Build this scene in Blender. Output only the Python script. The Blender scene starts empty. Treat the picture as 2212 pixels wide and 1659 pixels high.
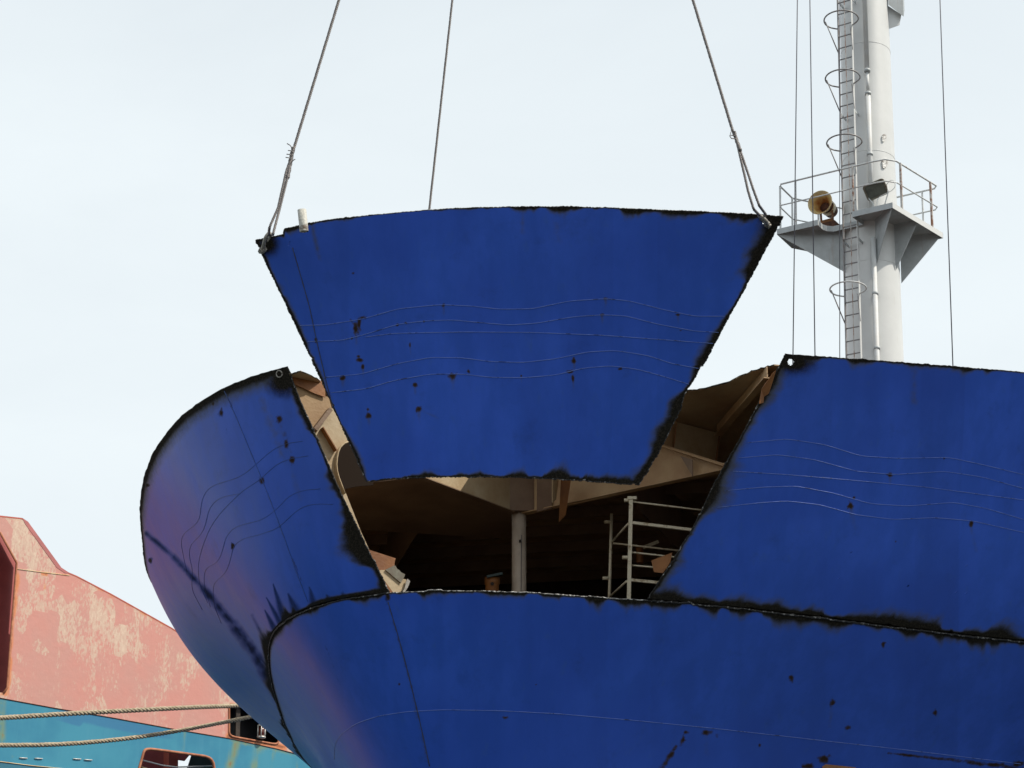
import bpy, bmesh, math, random
import numpy as np
from mathutils import Vector, Matrix
from mathutils.geometry import tessellate_polygon
random.seed(7); RNG = np.random.default_rng(11)
R = math.radians
SC = bpy.context.scene

# ---------------------------------------------------------------- camera, sky, sun, exposure
EYE = 2.2                       # eye height above the quay
PITCH = R(22.0); F = 4000.0     # focal length for a 2212 px wide frame
SP, CP = math.sin(PITCH), math.cos(PITCH)
cd = bpy.data.cameras.new('camera'); cam = bpy.data.objects.new('camera', cd)
SC.collection.objects.link(cam)
cam.location = (0, 0, EYE); cam.rotation_euler = (R(90) + PITCH, 0, 0)
cd.sensor_width = 36.0; cd.lens = 36.0 * F / 2212.0; cd.clip_start = 0.1; cd.clip_end = 6000
SC.camera = cam

SUN_AZ, SUN_EL = R(70), R(52)   # azimuth measured from straight behind the camera towards the right
sdir = Vector((math.sin(SUN_AZ) * math.cos(SUN_EL), -math.cos(SUN_AZ) * math.cos(SUN_EL), math.sin(SUN_EL)))
w = bpy.data.worlds.new('World'); SC.world = w; w.use_nodes = True
nt = w.node_tree; nt.nodes.clear()
N = nt.nodes.new; L = nt.links.new
out = N('ShaderNodeOutputWorld'); bg = N('ShaderNodeBackground'); bg.inputs['Strength'].default_value = 0.10
sky = N('ShaderNodeTexSky'); sky.sky_type = 'NISHITA'; sky.sun_disc = False
sky.sun_elevation = SUN_EL; sky.sun_rotation = math.atan2(sdir.x, sdir.y)
sky.air_density = 1.0; sky.dust_density = 2.5; sky.ozone_density = 1.0
tc = N('ShaderNodeTexCoord'); mp = N('ShaderNodeMapping'); mp.inputs['Scale'].default_value = (1.3, 1.3, 3.4)
mp.inputs['Rotation'].default_value = (0.25, 0.5, 0.2)
nz = N('ShaderNodeTexNoise'); nz.inputs['Scale'].default_value = 2.1; nz.inputs['Detail'].default_value = 7; nz.inputs['Roughness'].default_value = 0.55
nz.inputs['Distortion'].default_value = 0.5
cr = N('ShaderNodeValToRGB'); cr.color_ramp.elements[0].position = 0.28; cr.color_ramp.elements[1].position = 0.66
cr.color_ramp.elements[0].color = (0.885, 0.885, 0.885, 1); cr.color_ramp.elements[1].color = (0.97, 0.97, 0.97, 1)
mx = N('ShaderNodeMixRGB'); mx.inputs[2].default_value = (8.95, 9.7, 10.05, 1)
L(tc.outputs['Generated'], mp.inputs['Vector']); L(mp.outputs[0], nz.inputs['Vector']); L(nz.outputs['Fac'], cr.inputs['Fac'])
sx = N('ShaderNodeSeparateXYZ'); L(tc.outputs['Generated'], sx.inputs[0]); me_ = N('ShaderNodeMapRange'); me_.interpolation_type = 'SMOOTHSTEP'
me_.inputs[1].default_value = 0.42; me_.inputs[2].default_value = 1.05; me_.inputs[3].default_value = 1.0; me_.inputs[4].default_value = 0.40   # the veil thins towards the zenith
L(sx.outputs['Z'], me_.inputs[0]); mm_ = N('ShaderNodeMath'); mm_.operation = 'MULTIPLY'; L(cr.outputs['Color'], mm_.inputs[0]); L(me_.outputs[0], mm_.inputs[1]); L(mm_.outputs[0], mx.inputs[0]); L(sky.outputs['Color'], mx.inputs[1]); L(mx.outputs[0], bg.inputs['Color']); L(bg.outputs[0], out.inputs[0])
sl = bpy.data.lights.new('sun', 'SUN'); sl.energy = 4.2; sl.angle = R(0.55); sl.color = (1.0, 0.93, 0.82)
so = bpy.data.objects.new('sun', sl); SC.collection.objects.link(so)
so.rotation_euler = sdir.to_track_quat('Z', 'Y').to_euler()
SC.view_settings.view_transform = 'Standard'; SC.view_settings.look = 'None'
SC.view_settings.exposure = 0.0; SC.view_settings.gamma = 1.0
SC.cycles.max_bounces = 8

# ---------------------------------------------------------------- geometry of sight lines (heights h are above the eye)
def ray(px, py):
    d = py - 829.5
    return np.array([px - 1106.0, F * CP + d * SP, F * SP - d * CP])
def at(px, py, h):              # point of the horizontal plane h metres above the eye
    r = ray(px, py); t = h / r[2]; return np.array([r[0] * t, r[1] * t, h + EYE])
def aty(px, py, y):             # point of the vertical plane at distance y
    r = ray(px, py); t = y / r[1]; return np.array([r[0] * t, y, r[2] * t + EYE])
def onp(px, py, P0, n):         # point of any plane
    r = ray(px, py); o = np.array([0, 0, EYE]); P0 = np.array(P0, float); n = np.array(n, float)
    return o + r * (np.dot(P0 - o, n) / np.dot(r, n))
def proj(P):
    P = np.asarray(P, float); x = P[..., 0]; y = P[..., 1]; z = P[..., 2] - EYE
    dep = y * CP + z * SP; up = -y * SP + z * CP
    return 1106.0 + x / dep * F, 829.5 - up / dep * F

# ---------------------------------------------------------------- noise
_tab = RNG.random((256, 256))
def vnoise(x, y):
    xi = np.floor(x).astype(int); yi = np.floor(y).astype(int); fx = x - xi; fy = y - yi
    fx = fx * fx * (3 - 2 * fx); fy = fy * fy * (3 - 2 * fy)
    a = _tab[xi & 255, yi & 255]; b = _tab[(xi + 1) & 255, yi & 255]; c = _tab[xi & 255, (yi + 1) & 255]; d = _tab[(xi + 1) & 255, (yi + 1) & 255]
    return (a * (1 - fx) + b * fx) * (1 - fy) + (c * (1 - fx) + d * fx) * fy
def fbm(x, y, o=4):
    s = 0; a = 0.5; t = 0
    for i in range(o):
        s = s + a * vnoise(x * 2 ** i + 17.3 * i, y * 2 ** i + 5.1 * i); t += a; a *= 0.5
    return s / t
def sstep(a, b, x):
    t = np.clip((x - a) / (b - a), 0, 1); return t * t * (3 - 2 * t)

# ---------------------------------------------------------------- objects
COL = SC.collection
def link(name, data, parent=None, mat=None, loc=None):
    o = bpy.data.objects.new(name, data); COL.objects.link(o)
    if mat is not None: data.materials.append(mat)
    if parent is not None: o.parent = parent
    if loc is not None: o.location = loc
    return o
def tag(o, label=None, cat=None, group=None, kind=None):
    if label: o['label'] = label
    if cat: o['category'] = cat
    if group: o['group'] = group
    if kind: o['kind'] = kind
    return o
def thing(name, label, cat, loc=(0, 0, 0), group=None, rot=None):
    o = bpy.data.objects.new(name, None); COL.objects.link(o); o.location = loc
    if rot: o.rotation_euler = rot
    o.empty_display_size = 0.2
    return tag(o, label, cat, group)

class MB:
    """collects shapes; build() links them as one mesh object"""
    def __init__(s): s.v = []; s.f = []; s.sm = []
    def add(s, vs, fs, smooth=False):
        b = len(s.v); s.v += [tuple(map(float, p)) for p in vs]
        for f in fs: s.f.append(tuple(b + i for i in f)); s.sm.append(smooth)
        return s
    def hexa(s, p):             # 8 corners: bottom loop 0-3, top loop 4-7
        return s.add(p, [(3, 2, 1, 0), (4, 5, 6, 7), (0, 1, 5, 4), (1, 2, 6, 5), (2, 3, 7, 6), (3, 0, 4, 7)])
    def box(s, c, size, ax=None):
        c = Vector(c); X, Y, Z = ax if ax else (Vector((1, 0, 0)), Vector((0, 1, 0)), Vector((0, 0, 1)))
        hx, hy, hz = size[0] / 2, size[1] / 2, size[2] / 2
        return s.hexa([c + X * (a * hx) + Y * (b * hy) + Z * (d * hz) for d in (-1, 1) for a, b in ((-1, -1), (1, -1), (1, 1), (-1, 1))])
    def bar(s, a, b, wd, dp, up=(0, 0, 1)):     # square bar from a to b
        a = Vector(a); b = Vector(b); Z = (b - a).normalized(); U = Vector(up)
        X = U.cross(Z)
        if X.length < 1e-4: X = Vector((1, 0, 0)).cross(Z)
        X.normalize(); Y = Z.cross(X)
        return s.box((a + b) / 2, (wd, dp, (b - a).length), (X, Y, Z))
    def tube(s, pts, r, n=8, closed=False, cap=True, twist=None):
        P = [Vector(p) for p in pts]; m = len(P)
        if m < 2: return s
        rr = r if hasattr(r, '__len__') else [r] * m
        T = []
        for i in range(m):
            a = P[(i - 1) % m] if (closed or i > 0) else P[0]; b = P[(i + 1) % m] if (closed or i < m - 1) else P[-1]
            T.append((b - a).normalized())
        U = T[0].orthogonal().normalized(); vs = []; fs = []
        for i in range(m):
            U = (U - T[i] * U.dot(T[i]))
            U = U.normalized() if U.length > 1e-6 else T[i].orthogonal().normalized()
            W = T[i].cross(U)
            for k in range(n):
                a = 2 * math.pi * k / n; vs.append(P[i] + (U * math.cos(a) + W * math.sin(a)) * rr[i])
        for i in range(m if closed else m - 1):
            j = (i + 1) % m
            for k in range(n): fs.append((i * n + k, i * n + (k + 1) % n, j * n + (k + 1) % n, j * n + k))
        s.add(vs, fs, True)
        if cap and not closed:
            b = len(s.v) - m * n
            s.f.append(tuple(b + k for k in range(n - 1, -1, -1))); s.sm.append(False)
            s.f.append(tuple(b + (m - 1) * n + k for k in range(n))); s.sm.append(False)
        return s
    def cyl(s, a, b, r, n=24, r2=None):
        return s.tube([a, b], [r, r if r2 is None else r2], n)
    def lathe(s, c, axis, prof, n=32, smooth=True):  # prof: (distance along axis, radius)
        c = Vector(c); Z = Vector(axis).normalized(); X = Z.orthogonal().normalized(); Y = Z.cross(X); vs = []; fs = []
        for z, r in prof:
            for k in range(n):
                a = 2 * math.pi * k / n; vs.append(c + Z * z + (X * math.cos(a) + Y * math.sin(a)) * r)
        for i in range(len(prof) - 1):
            for k in range(n): fs.append((i * n + k, i * n + (k + 1) % n, (i + 1) * n + (k + 1) % n, (i + 1) * n + k))
        return s.add(vs, fs, smooth)
    def plate(s, poly, th, holes=(), n=None):    # flat polygon with holes, thickness th along its normal
        loops = [[Vector(p) for p in poly]] + [[Vector(p) for p in h] for h in holes]
        if n is None:
            n = Vector((0, 0, 0)); q = loops[0]
            for i in range(len(q)): n += q[i].cross(q[(i + 1) % len(q)])
            n.normalize()
        n = Vector(n); flat = [p for l in loops for p in l]; tris = tessellate_polygon(loops); m = len(flat)
        vs = [p + n * th / 2 for p in flat] + [p - n * th / 2 for p in flat]; fs = []
        for a, b, c in tris: fs.append((a, b, c)); fs.append((m + c, m + b, m + a))
        o = 0
        for l in loops:
            k = len(l)
            for i in range(k):
                j = (i + 1) % k; fs.append((o + i, o + j, m + o + j, m + o + i))
            o += k
        return s.add(vs, fs)
    def mesh(s, name, origin=(0, 0, 0), fix=True):
        me = bpy.data.meshes.new(name); o = Vector(origin)
        me.from_pydata([tuple(Vector(p) - o) for p in s.v], [], s.f)
        me.polygons.foreach_set('use_smooth', s.sm)
        if fix:
            bm = bmesh.new(); bm.from_mesh(me); bmesh.ops.recalc_face_normals(bm, faces=bm.faces); bm.to_mesh(me); bm.free()
        me.update(); return me
    def build(s, name, mat, parent=None, local=False, bevel=0, fix=True):
        org = (0, 0, 0)
        if parent is not None and not local: org = wloc(parent)
        o = link(name, s.mesh(name, org, fix), parent, mat)
        if bevel:
            md = o.modifiers.new('bevel', 'BEVEL'); md.width = bevel; md.segments = 2; md.limit_method = 'ANGLE'
        return o
def wloc(o):
    p = Vector((0, 0, 0))
    while o is not None: p += Vector(o.location); o = o.parent
    return p

# ---------------------------------------------------------------- materials
def mat(name, col, rough=0.5, metal=0.0, var=0.0, vscale=3.0, col2=None, bump=0.0, bscale=30.0, coat=0.0, spec=0.5, stretch=(1, 1, 1), lo=0.35, hi=0.65, detail=6):
    m = bpy.data.materials.new(name); m.use_nodes = True; t = m.node_tree; b = t.nodes['Principled BSDF']
    b.inputs['Roughness'].default_value = rough; b.inputs['Metallic'].default_value = metal
    b.inputs['Coat Weight'].default_value = coat; b.inputs['Specular IOR Level'].default_value = spec
    b.inputs['Base Color'].default_value = (*col, 1)
    tc = t.nodes.new('ShaderNodeTexCoord'); mp = t.nodes.new('ShaderNodeMapping'); mp.inputs['Scale'].default_value = stretch
    t.links.new(tc.outputs['Object'], mp.inputs['Vector'])
    if col2 is not None or var:
        n = t.nodes.new('ShaderNodeTexNoise'); n.inputs['Scale'].default_value = vscale; n.inputs['Detail'].default_value = detail
        n.inputs['Roughness'].default_value = 0.62
        r = t.nodes.new('ShaderNodeValToRGB'); r.color_ramp.elements[0].position = lo; r.color_ramp.elements[1].position = hi
        c2 = col2 if col2 is not None else tuple(c * (1 - var) for c in col)
        r.color_ramp.elements[0].color = (*c2, 1); r.color_ramp.elements[1].color = (*col, 1)
        t.links.new(mp.outputs[0], n.inputs['Vector']); t.links.new(n.outputs['Fac'], r.inputs['Fac']); t.links.new(r.outputs['Color'], b.inputs['Base Color'])
    if bump:
        n2 = t.nodes.new('ShaderNodeTexNoise'); n2.inputs['Scale'].default_value = bscale; n2.inputs['Detail'].default_value = 5
        bp = t.nodes.new('ShaderNodeBump'); bp.inputs['Strength'].default_value = bump; bp.inputs['Distance'].default_value = 0.02
        t.links.new(mp.outputs[0], n2.inputs['Vector']); t.links.new(n2.outputs['Fac'], bp.inputs['Height']); t.links.new(bp.outputs[0], b.inputs['Normal'])
    return m

def hull_paint():
    """glossy blue ship paint; torch scorch, olive heat halo and rust come from attributes stored on the plate"""
    m = bpy.data.materials.new('hull_paint'); m.use_nodes = True; t = m.node_tree; nd = t.nodes.new; lk = t.links.new
    b = t.nodes['Principled BSDF']; tc = nd('ShaderNodeTexCoord')
    def attr(n):
        a = nd('ShaderNodeAttribute'); a.attribute_name = n; return a.outputs['Fac']
    def noise(sc, det=5, ro=0.6, st=(1, 1, 1)):
        mp = nd('ShaderNodeMapping'); mp.inputs['Scale'].default_value = st; n = nd('ShaderNodeTexNoise')
        n.inputs['Scale'].default_value = sc; n.inputs['Detail'].default_value = det; n.inputs['Roughness'].default_value = ro
        lk(tc.outputs['Object'], mp.inputs['Vector']); lk(mp.outputs[0], n.inputs['Vector']); return n.outputs['Fac']
    def math_(op, a, b_=None, c=None):
        q = nd('ShaderNodeMath'); q.operation = op
        for i, x in enumerate((a, b_, c)):
            if x is None: continue
            if isinstance(x, (int, float)): q.inputs[i].default_value = x
            else: lk(x, q.inputs[i])
        return q.outputs[0]
    def mr(x, a, c, lo=0.0, hi=1.0):
        q = nd('ShaderNodeMapRange'); q.interpolation_type = 'SMOOTHSTEP'; q.inputs[1].default_value = a; q.inputs[2].default_value = c
        q.inputs[3].default_value = lo; q.inputs[4].default_value = hi; lk(x, q.inputs[0]); return q.outputs[0]
    def mix(f, a, c):
        q = nd('ShaderNodeMixRGB'); lk(f, q.inputs[0])
        for i, x in ((1, a), (2, c)):
            if isinstance(x, tuple): q.inputs[i].default_value = (*x, 1)
            else: lk(x, q.inputs[i])
        return q.outputs[0]
    big = noise(0.55, 4, 0.55); streak = noise(1.0, 6, 0.65, (3.2, 3.2, 0.22)); fine = noise(14, 6, 0.7); grit = noise(60, 4, 0.7)
    base = mix(mr(streak, 0.38, 0.66), (0.026, 0.092, 0.48), (0.033, 0.106, 0.55))
    base = mix(mr(big, 0.42, 0.66, 0, 0.6), base, (0.022, 0.076, 0.44))
    base = mix(mr(grit, 0.56, 0.72, 0, 0.10), base, (0.04, 0.10, 0.32))
    tn = nd('ShaderNodeMixRGB'); tn.blend_type = 'MULTIPLY'; tn.inputs[0].default_value = 1.0; lk(base, tn.inputs[1]); lk(math_('ADD', 1.0, attr('tone')), tn.inputs[2]); base = tn.outputs[0]
    base = mix(mr(noise(2.3, 8, 0.72), 0.54, 0.76, 0, 0.34), base, (0.016, 0.048, 0.20))
    base = mix(mr(noise(5.0, 8, 0.75, (1, 1, 0.55)), 0.62, 0.80, 0, 0.30), base, (0.06, 0.12, 0.36))
    # faint chalky weathering runs
    run = noise(1.0, 5, 0.6, (9.0, 9.0, 0.35))
    base = mix(mr(run, 0.58, 0.78, 0, 0.25), base, (0.05, 0.12, 0.32))
    halo = math_('ADD', attr('halo'), math_('MULTIPLY', math_('SUBTRACT', fine, 0.5), 0.5))
    base = mix(mr(halo, 0.15, 0.85, 0, 0.90), base, (0.072, 0.074, 0.058))
    ru = math_('ADD', attr('rust'), math_('MULTIPLY', math_('SUBTRACT', fine, 0.5), 1.1))
    base = mix(mr(ru, 0.25, 0.75, 0, 0.9), base, (0.055, 0.042, 0.030))
    base = mix(mr(ru, 0.62, 0.95, 0, 0.9), base, (0.035, 0.020, 0.012))
    sc = math_('ADD', attr('scorch'), math_('MULTIPLY', math_('SUBTRACT', fine, 0.5), 0.42))
    scm = mr(sc, 0.20, 0.98)
    soot = mix(mr(grit, 0.42, 0.7), (0.013, 0.012, 0.010), (0.040, 0.034, 0.027))
    base = mix(scm, base, soot)
    gm = math_('MULTIPLY', attr('dark_marks'), math_('ADD', 0.72, math_('MULTIPLY', fine, 0.5)))
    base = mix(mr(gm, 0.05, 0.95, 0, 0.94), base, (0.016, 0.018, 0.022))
    lk(base, b.inputs['Base Color'])
    rg = math_('ADD', 0.26, math_('MULTIPLY', streak, 0.20)); rg = math_('ADD', rg, math_('MULTIPLY', fine, 0.06))
    dull = math_('MAXIMUM', math_('MAXIMUM', math_('MAXIMUM', scm, mr(gm, 0.1, 0.8)), mr(ru, 0.25, 0.7)), mr(halo, 0.3, 1.0, 0, 0.8))
    rgf = nd('ShaderNodeMix'); rgf.data_type = 'FLOAT'; lk(dull, rgf.inputs[0]); lk(rg, rgf.inputs[2]); rgf.inputs[3].default_value = 0.8
    lk(rgf.outputs[0], b.inputs['Roughness']); lk(math_('MULTIPLY', 0.24, math_('SUBTRACT', 1.05, dull)), b.inputs['Specular IOR Level'])
    wav = noise(0.9, 3, 0.5); bp = nd('ShaderNodeBump'); bp.inputs['Strength'].default_value = 0.14; bp.inputs['Distance'].default_value = 0.04
    lk(math_('ADD', wav, math_('MULTIPLY', math_('MULTIPLY', fine, dull), 0.25)), bp.inputs['Height'])
    bp2 = nd('ShaderNodeBump'); bp2.inputs['Strength'].default_value = 0.25; bp2.inputs['Distance'].default_value = 0.004
    lk(grit, bp2.inputs['Height']); lk(bp.outputs[0], bp2.inputs['Normal']); lk(bp2.outputs[0], b.inputs['Normal'])
    return m
M = {}
M['hull'] = hull_paint()
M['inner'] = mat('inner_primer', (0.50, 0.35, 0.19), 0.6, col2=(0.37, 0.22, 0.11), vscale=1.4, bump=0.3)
M['cream'] = mat('cream_primer', (0.46, 0.37, 0.24), 0.55, col2=(0.34, 0.24, 0.13), vscale=2.0, bump=0.2)
M['orange'] = mat('orange_primer', (0.27, 0.105, 0.022), 0.55, col2=(0.17, 0.06, 0.014), vscale=3.0, bump=0.2)
M['brown'] = mat('brown_primer', (0.22, 0.145, 0.09), 0.6, col2=(0.15, 0.09, 0.055), vscale=1.8, bump=0.25)
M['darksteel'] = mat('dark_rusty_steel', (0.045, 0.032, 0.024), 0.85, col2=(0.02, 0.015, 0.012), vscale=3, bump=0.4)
M['slag'] = mat('slag_edge', (0.016, 0.015, 0.014), 0.55, 0.2, col2=(0.32, 0.31, 0.30), vscale=26, bump=1.0, bscale=70, lo=0.36, hi=0.44)  # dark slag; its pale specks are glints painted in
M['slag_lit'] = mat('bright_slag_edge', (0.05, 0.047, 0.044), 0.5, 0.2, col2=(0.55, 0.54, 0.52), vscale=30, bump=1.0, bscale=70, lo=0.42, hi=0.56)  # brighter copy of the slag with stronger painted glints
M['weld'] = mat('painted_weld', (0.13, 0.21, 0.55), 0.45, col2=(0.03, 0.035, 0.05), vscale=12, lo=0.34, hi=0.44)
M['weld_dark'] = mat('grimy_weld', (0.030, 0.050, 0.11), 0.7, col2=(0.035, 0.035, 0.045), vscale=8)
M['weld_faint'] = mat('faint_weld', (0.024, 0.085, 0.34), 0.5, col2=(0.02, 0.055, 0.18), vscale=7)
M['wire'] = mat('wire_rope_steel', (0.22, 0.20, 0.19), 0.55, 0.3, col2=(0.12, 0.11, 0.11), vscale=40)
M['wire_dark'] = mat('greased_wire', (0.10, 0.10, 0.125), 0.6, 0.1, col2=(0.06, 0.06, 0.075), vscale=30)
M['shackle'] = mat('shackle_steel', (0.36, 0.34, 0.31), 0.5, 0.3, col2=(0.22, 0.20, 0.17), vscale=25)
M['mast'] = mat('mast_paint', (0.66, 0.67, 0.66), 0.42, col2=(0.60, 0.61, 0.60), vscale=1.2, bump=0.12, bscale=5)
def rusty_runs(m, lo=.60, hi=.74, col=(.30, .15, .07), st=(5, 5, .35)):
    t = m.node_tree; b = t.nodes['Principled BSDF']; src = b.inputs['Base Color'].links[0].from_socket
    tc = t.nodes.new('ShaderNodeTexCoord'); mp = t.nodes.new('ShaderNodeMapping'); mp.inputs['Scale'].default_value = st
    n = t.nodes.new('ShaderNodeTexNoise'); n.inputs['Scale'].default_value = 1.6; n.inputs['Detail'].default_value = 8; n.inputs['Roughness'].default_value = .7
    r = t.nodes.new('ShaderNodeMapRange'); r.inputs[1].default_value = lo; r.inputs[2].default_value = hi; r.inputs[4].default_value = .75
    x = t.nodes.new('ShaderNodeMixRGB'); x.inputs[2].default_value = (*col, 1)
    t.links.new(tc.outputs['Object'], mp.inputs[0]); t.links.new(mp.outputs[0], n.inputs['Vector']); t.links.new(n.outputs['Fac'], r.inputs[0]); t.links.new(r.outputs[0], x.inputs[0]); t.links.new(src, x.inputs[1]); t.links.new(x.outputs[0], b.inputs['Base Color'])
rusty_runs(M['mast'], .66, .80)
M['mast_shade'] = mat('mast_shaded_paint', (0.43, 0.46, 0.47), 0.5, col2=(0.36, 0.385, 0.39), vscale=6)  # greyer copy of the mast paint; shade on undersides and front faces painted in
rusty_runs(M['mast_shade'], .60, .78)
M['ladder'] = mat('ladder_paint', (.30, .31, .33), .5, col2=(.22, .19, .17), vscale=6)
M['rail'] = mat('rail_paint', (0.60, 0.62, 0.62), 0.5, col2=(0.30, 0.19, 0.13), vscale=9, lo=0.30, hi=0.42)
M['railrust'] = mat('rusty_post_paint', (0.52, 0.50, 0.47), 0.6, col2=(0.26, 0.12, 0.07), vscale=7, lo=0.40, hi=0.56)
M['rust'] = mat('rust', (0.13, 0.05, 0.025), 0.85, col2=(0.05, 0.02, 0.012), vscale=9, bump=0.6)
M['hornin'] = mat('horn_enamel', (0.72, 0.62, 0.38), 0.4, col2=(0.55, 0.30, 0.08), vscale=4, lo=0.3, hi=0.62)
M['lampbody'] = mat('floodlight_body', (0.17, 0.17, 0.13), 0.55, col2=(0.10, 0.075, 0.05), vscale=12)
M['lampglass'] = mat('floodlight_glass', (0.11, 0.12, 0.10), 0.15, spec=0.7, var=0.5, vscale=6)
M['scaff'] = mat('scaffold_galvanised', (0.66, 0.60, 0.45), 0.5, 0.1, col2=(0.30, 0.22, 0.12), vscale=14, lo=0.3, hi=0.45)
M['pillar'] = mat('pillar_paint', (0.55, 0.47, 0.38), 0.5, col2=(0.40, 0.33, 0.26), vscale=3)
M['rope'] = mat('fibre_rope', (0.50, 0.42, 0.30), 0.85, col2=(0.28, 0.22, 0.14), vscale=18, bump=0.5)
M['concrete'] = mat('concrete', (0.105, 0.10, 0.095), 0.85, col2=(0.07, 0.068, 0.065), vscale=0.7, bump=0.4, bscale=8)
M['maroon'] = mat('maroon_primer', (0.42, 0.11, 0.10), 0.6, col2=(0.34, 0.085, 0.08), vscale=2)
M['redbeam'] = mat('red_primer', (0.50, 0.10, 0.06), 0.5, col2=(0.38, 0.08, 0.05), vscale=4)
M['black'] = mat('black_recess_paint', (0.022, 0.022, 0.026), 0.6, col2=(0.012, 0.012, 0.014), vscale=4)
M['darkteal'] = mat('dark_teal_paint', (0.025, 0.055, 0.055), 0.5, var=0.4, vscale=3)
M['tealdark2'] = mat('lower_strake_teal', (0.035, 0.17, 0.25), 0.4, col2=(0.03, 0.13, 0.19), vscale=0.6)
M['metalwhite'] = mat('lantern_cage', (0.62, 0.60, 0.55), 0.45, 0.3)
M['redglass'] = mat('red_lens', (0.14, 0.035, 0.02), 0.2, spec=0.6, var=0.3, vscale=10)
M['tubegrey'] = mat('conduit_paint', (0.58, 0.60, 0.61), 0.6, col2=(0.55, 0.55, 0.53), vscale=7)
M['rustpink'] = mat('rusted_rim', (.50, .20, .10), .7, col2=(.28, .09, .04), vscale=5)
M['torn'] = mat('torn_paint', (0.80, 0.80, 0.77), 0.5, col2=(0.10, 0.07, 0.05), vscale=10, bump=1.0, lo=0.38, hi=0.56)
M['kapow'] = M['slag']
def water_mat():
    m = mat('harbour_water', (0.012, 0.030, 0.034), 0.12, spec=0.5); t = m.node_tree; b = t.nodes['Principled BSDF']
    n = t.nodes.new('ShaderNodeTexNoise'); n.inputs['Scale'].default_value = 0.9; n.inputs['Detail'].default_value = 6
    tc = t.nodes.new('ShaderNodeTexCoord'); bp = t.nodes.new('ShaderNodeBump'); bp.inputs['Strength'].default_value = 0.6; bp.inputs['Distance'].default_value = 0.15
    t.links.new(tc.outputs['Object'], n.inputs['Vector']); t.links.new(n.outputs['Fac'], bp.inputs['Height']); t.links.new(bp.outputs[0], b.inputs['Normal'])
    return m
M['water'] = water_mat()

# ---------------------------------------------------------------- ground and water
def sheet(name, x0, x1, y0, y1, z, m):
    b = MB().add([(x0, y0, z), (x1, y0, z), (x1, y1, z), (x0, y1, z)], [(0, 1, 2, 3)])
    return tag(b.build(name, m, fix=False), kind='structure')
sheet('water', -2500, 2500, -2500, 2500, -1.2, M['water'])
q = MB().box((0, -36, -1.0), (140, 88, 2.0)).build('quay', M['concrete']); tag(q, kind='structure')

# ---------------------------------------------------------------- hull surface
def ncs_setup(x):
    n = len(x); A = np.zeros((n, n)); B = np.zeros((n, n)); h = np.diff(x); A[0, 0] = A[-1, -1] = 1
    for i in range(1, n - 1):
        A[i, i - 1] = h[i - 1]; A[i, i] = 2 * (h[i - 1] + h[i]); A[i, i + 1] = h[i]
        B[i, i - 1] = 6 / h[i - 1]; B[i, i] = -6 / h[i - 1] - 6 / h[i]; B[i, i + 1] = 6 / h[i]
    return np.linalg.solve(A, B)
class Spline:
    def __init__(s, x, Y): s.x = np.asarray(x, float); s.Y = np.asarray(Y, float); s.M = ncs_setup(s.x) @ s.Y
    def __call__(s, t):
        t = np.asarray(t, float); i = np.clip(np.searchsorted(s.x, t) - 1, 0, len(s.x) - 2); h = (s.x[i + 1] - s.x[i])
        a = ((s.x[i + 1] - t) / h)[..., None]; b = 1 - a; h = h[..., None]
        return a * s.Y[i] + b * s.Y[i + 1] + ((a ** 3 - a) * s.M[i] + (b ** 3 - b) * s.M[i + 1]) * h * h / 6
class Surf:
    """curves (one per level) lofted with a natural cubic spline across the levels"""
    def __init__(s, curves, lv):
        C = [np.array(c, float) for c in curves]; d = sum(np.linalg.norm(np.diff(c, axis=0), axis=1) for c in C[1:]) / (len(C) - 1)
        s.u = np.concatenate([[0], np.cumsum(d)]); s.sp = [Spline(s.u, c) for c in C]; s.lv = np.array(lv, float); s.K = ncs_setup(s.lv)
    def __call__(s, u, v):
        u, v = np.broadcast_arrays(np.asarray(u, float), np.asarray(v, float))
        Y = np.stack([sp(u) for sp in s.sp]); Mv = np.tensordot(s.K, Y, axes=(1, 0))
        i = np.clip(np.searchsorted(s.lv, v) - 1, 0, len(s.lv) - 2); h = (s.lv[i + 1] - s.lv[i]); a = (s.lv[i + 1] - v) / h; b = 1 - a
        def pick(A, j): return np.take_along_axis(A, j[None, ..., None], axis=0)[0]
        a_, b_, h_ = a[..., None], b[..., None], h[..., None]
        return a_ * pick(Y, i) + b_ * pick(Y, i + 1) + ((a_ ** 3 - a_) * pick(Mv, i) + (b_ ** 3 - b_) * pick(Mv, i + 1)) * h_ * h_ / 6

HT, HM, HC, HW = 8.25, 6.9, 5.6, 4.4
pairs = [((330, 1262), (652, 1634)), ((308, 1175), (606, 1543)), ((303, 1088), (584, 1462)), ((317, 1012), (580, 1407)), ((350, 948), (591, 1366)),
         ((400, 893), (615, 1342)), ((485, 838), (657, 1319)), ((550, 812), (720, 1299)), ((620, 792), (790, 1287)), ((760, 768), (900, 1277)),
         ((950, 747), (1030, 1275)), ((1150, 738), (1170, 1281)), ((1350, 742), (1340, 1292)), ((1530, 752), (1520, 1306)), ((1700, 765), (1700, 1325)),
         ((1950, 783), (1950, 1356)), ((2230, 806), (2230, 1388))]
htr = [HT] * 14 + [HT, 8.33, 8.42]
C2 = [at(a[0], a[1], h) for (a, b), h in zip(pairs, htr)]
C1 = [at(b[0], b[1], HC) for a, b in pairs]
wpx = [None, None, None, (723, 1648), (724, 1614), (735, 1588), (768, 1563), (818, 1547), (870, 1538), (960, 1533), (1080, 1535), (1210, 1542), (1370, 1556), (1540, 1573), (1710, 1592), (1950, 1619), (2230, 1652)]
w3 = [(-2.30, 30.0), (-2.42, 27.2), (-2.42, 25.2)]
CW = [np.array([w3[i][0], w3[i][1], HW + EYE]) if i < 3 else at(wpx[i][0], wpx[i][1], HW) for i in range(17)]
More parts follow.
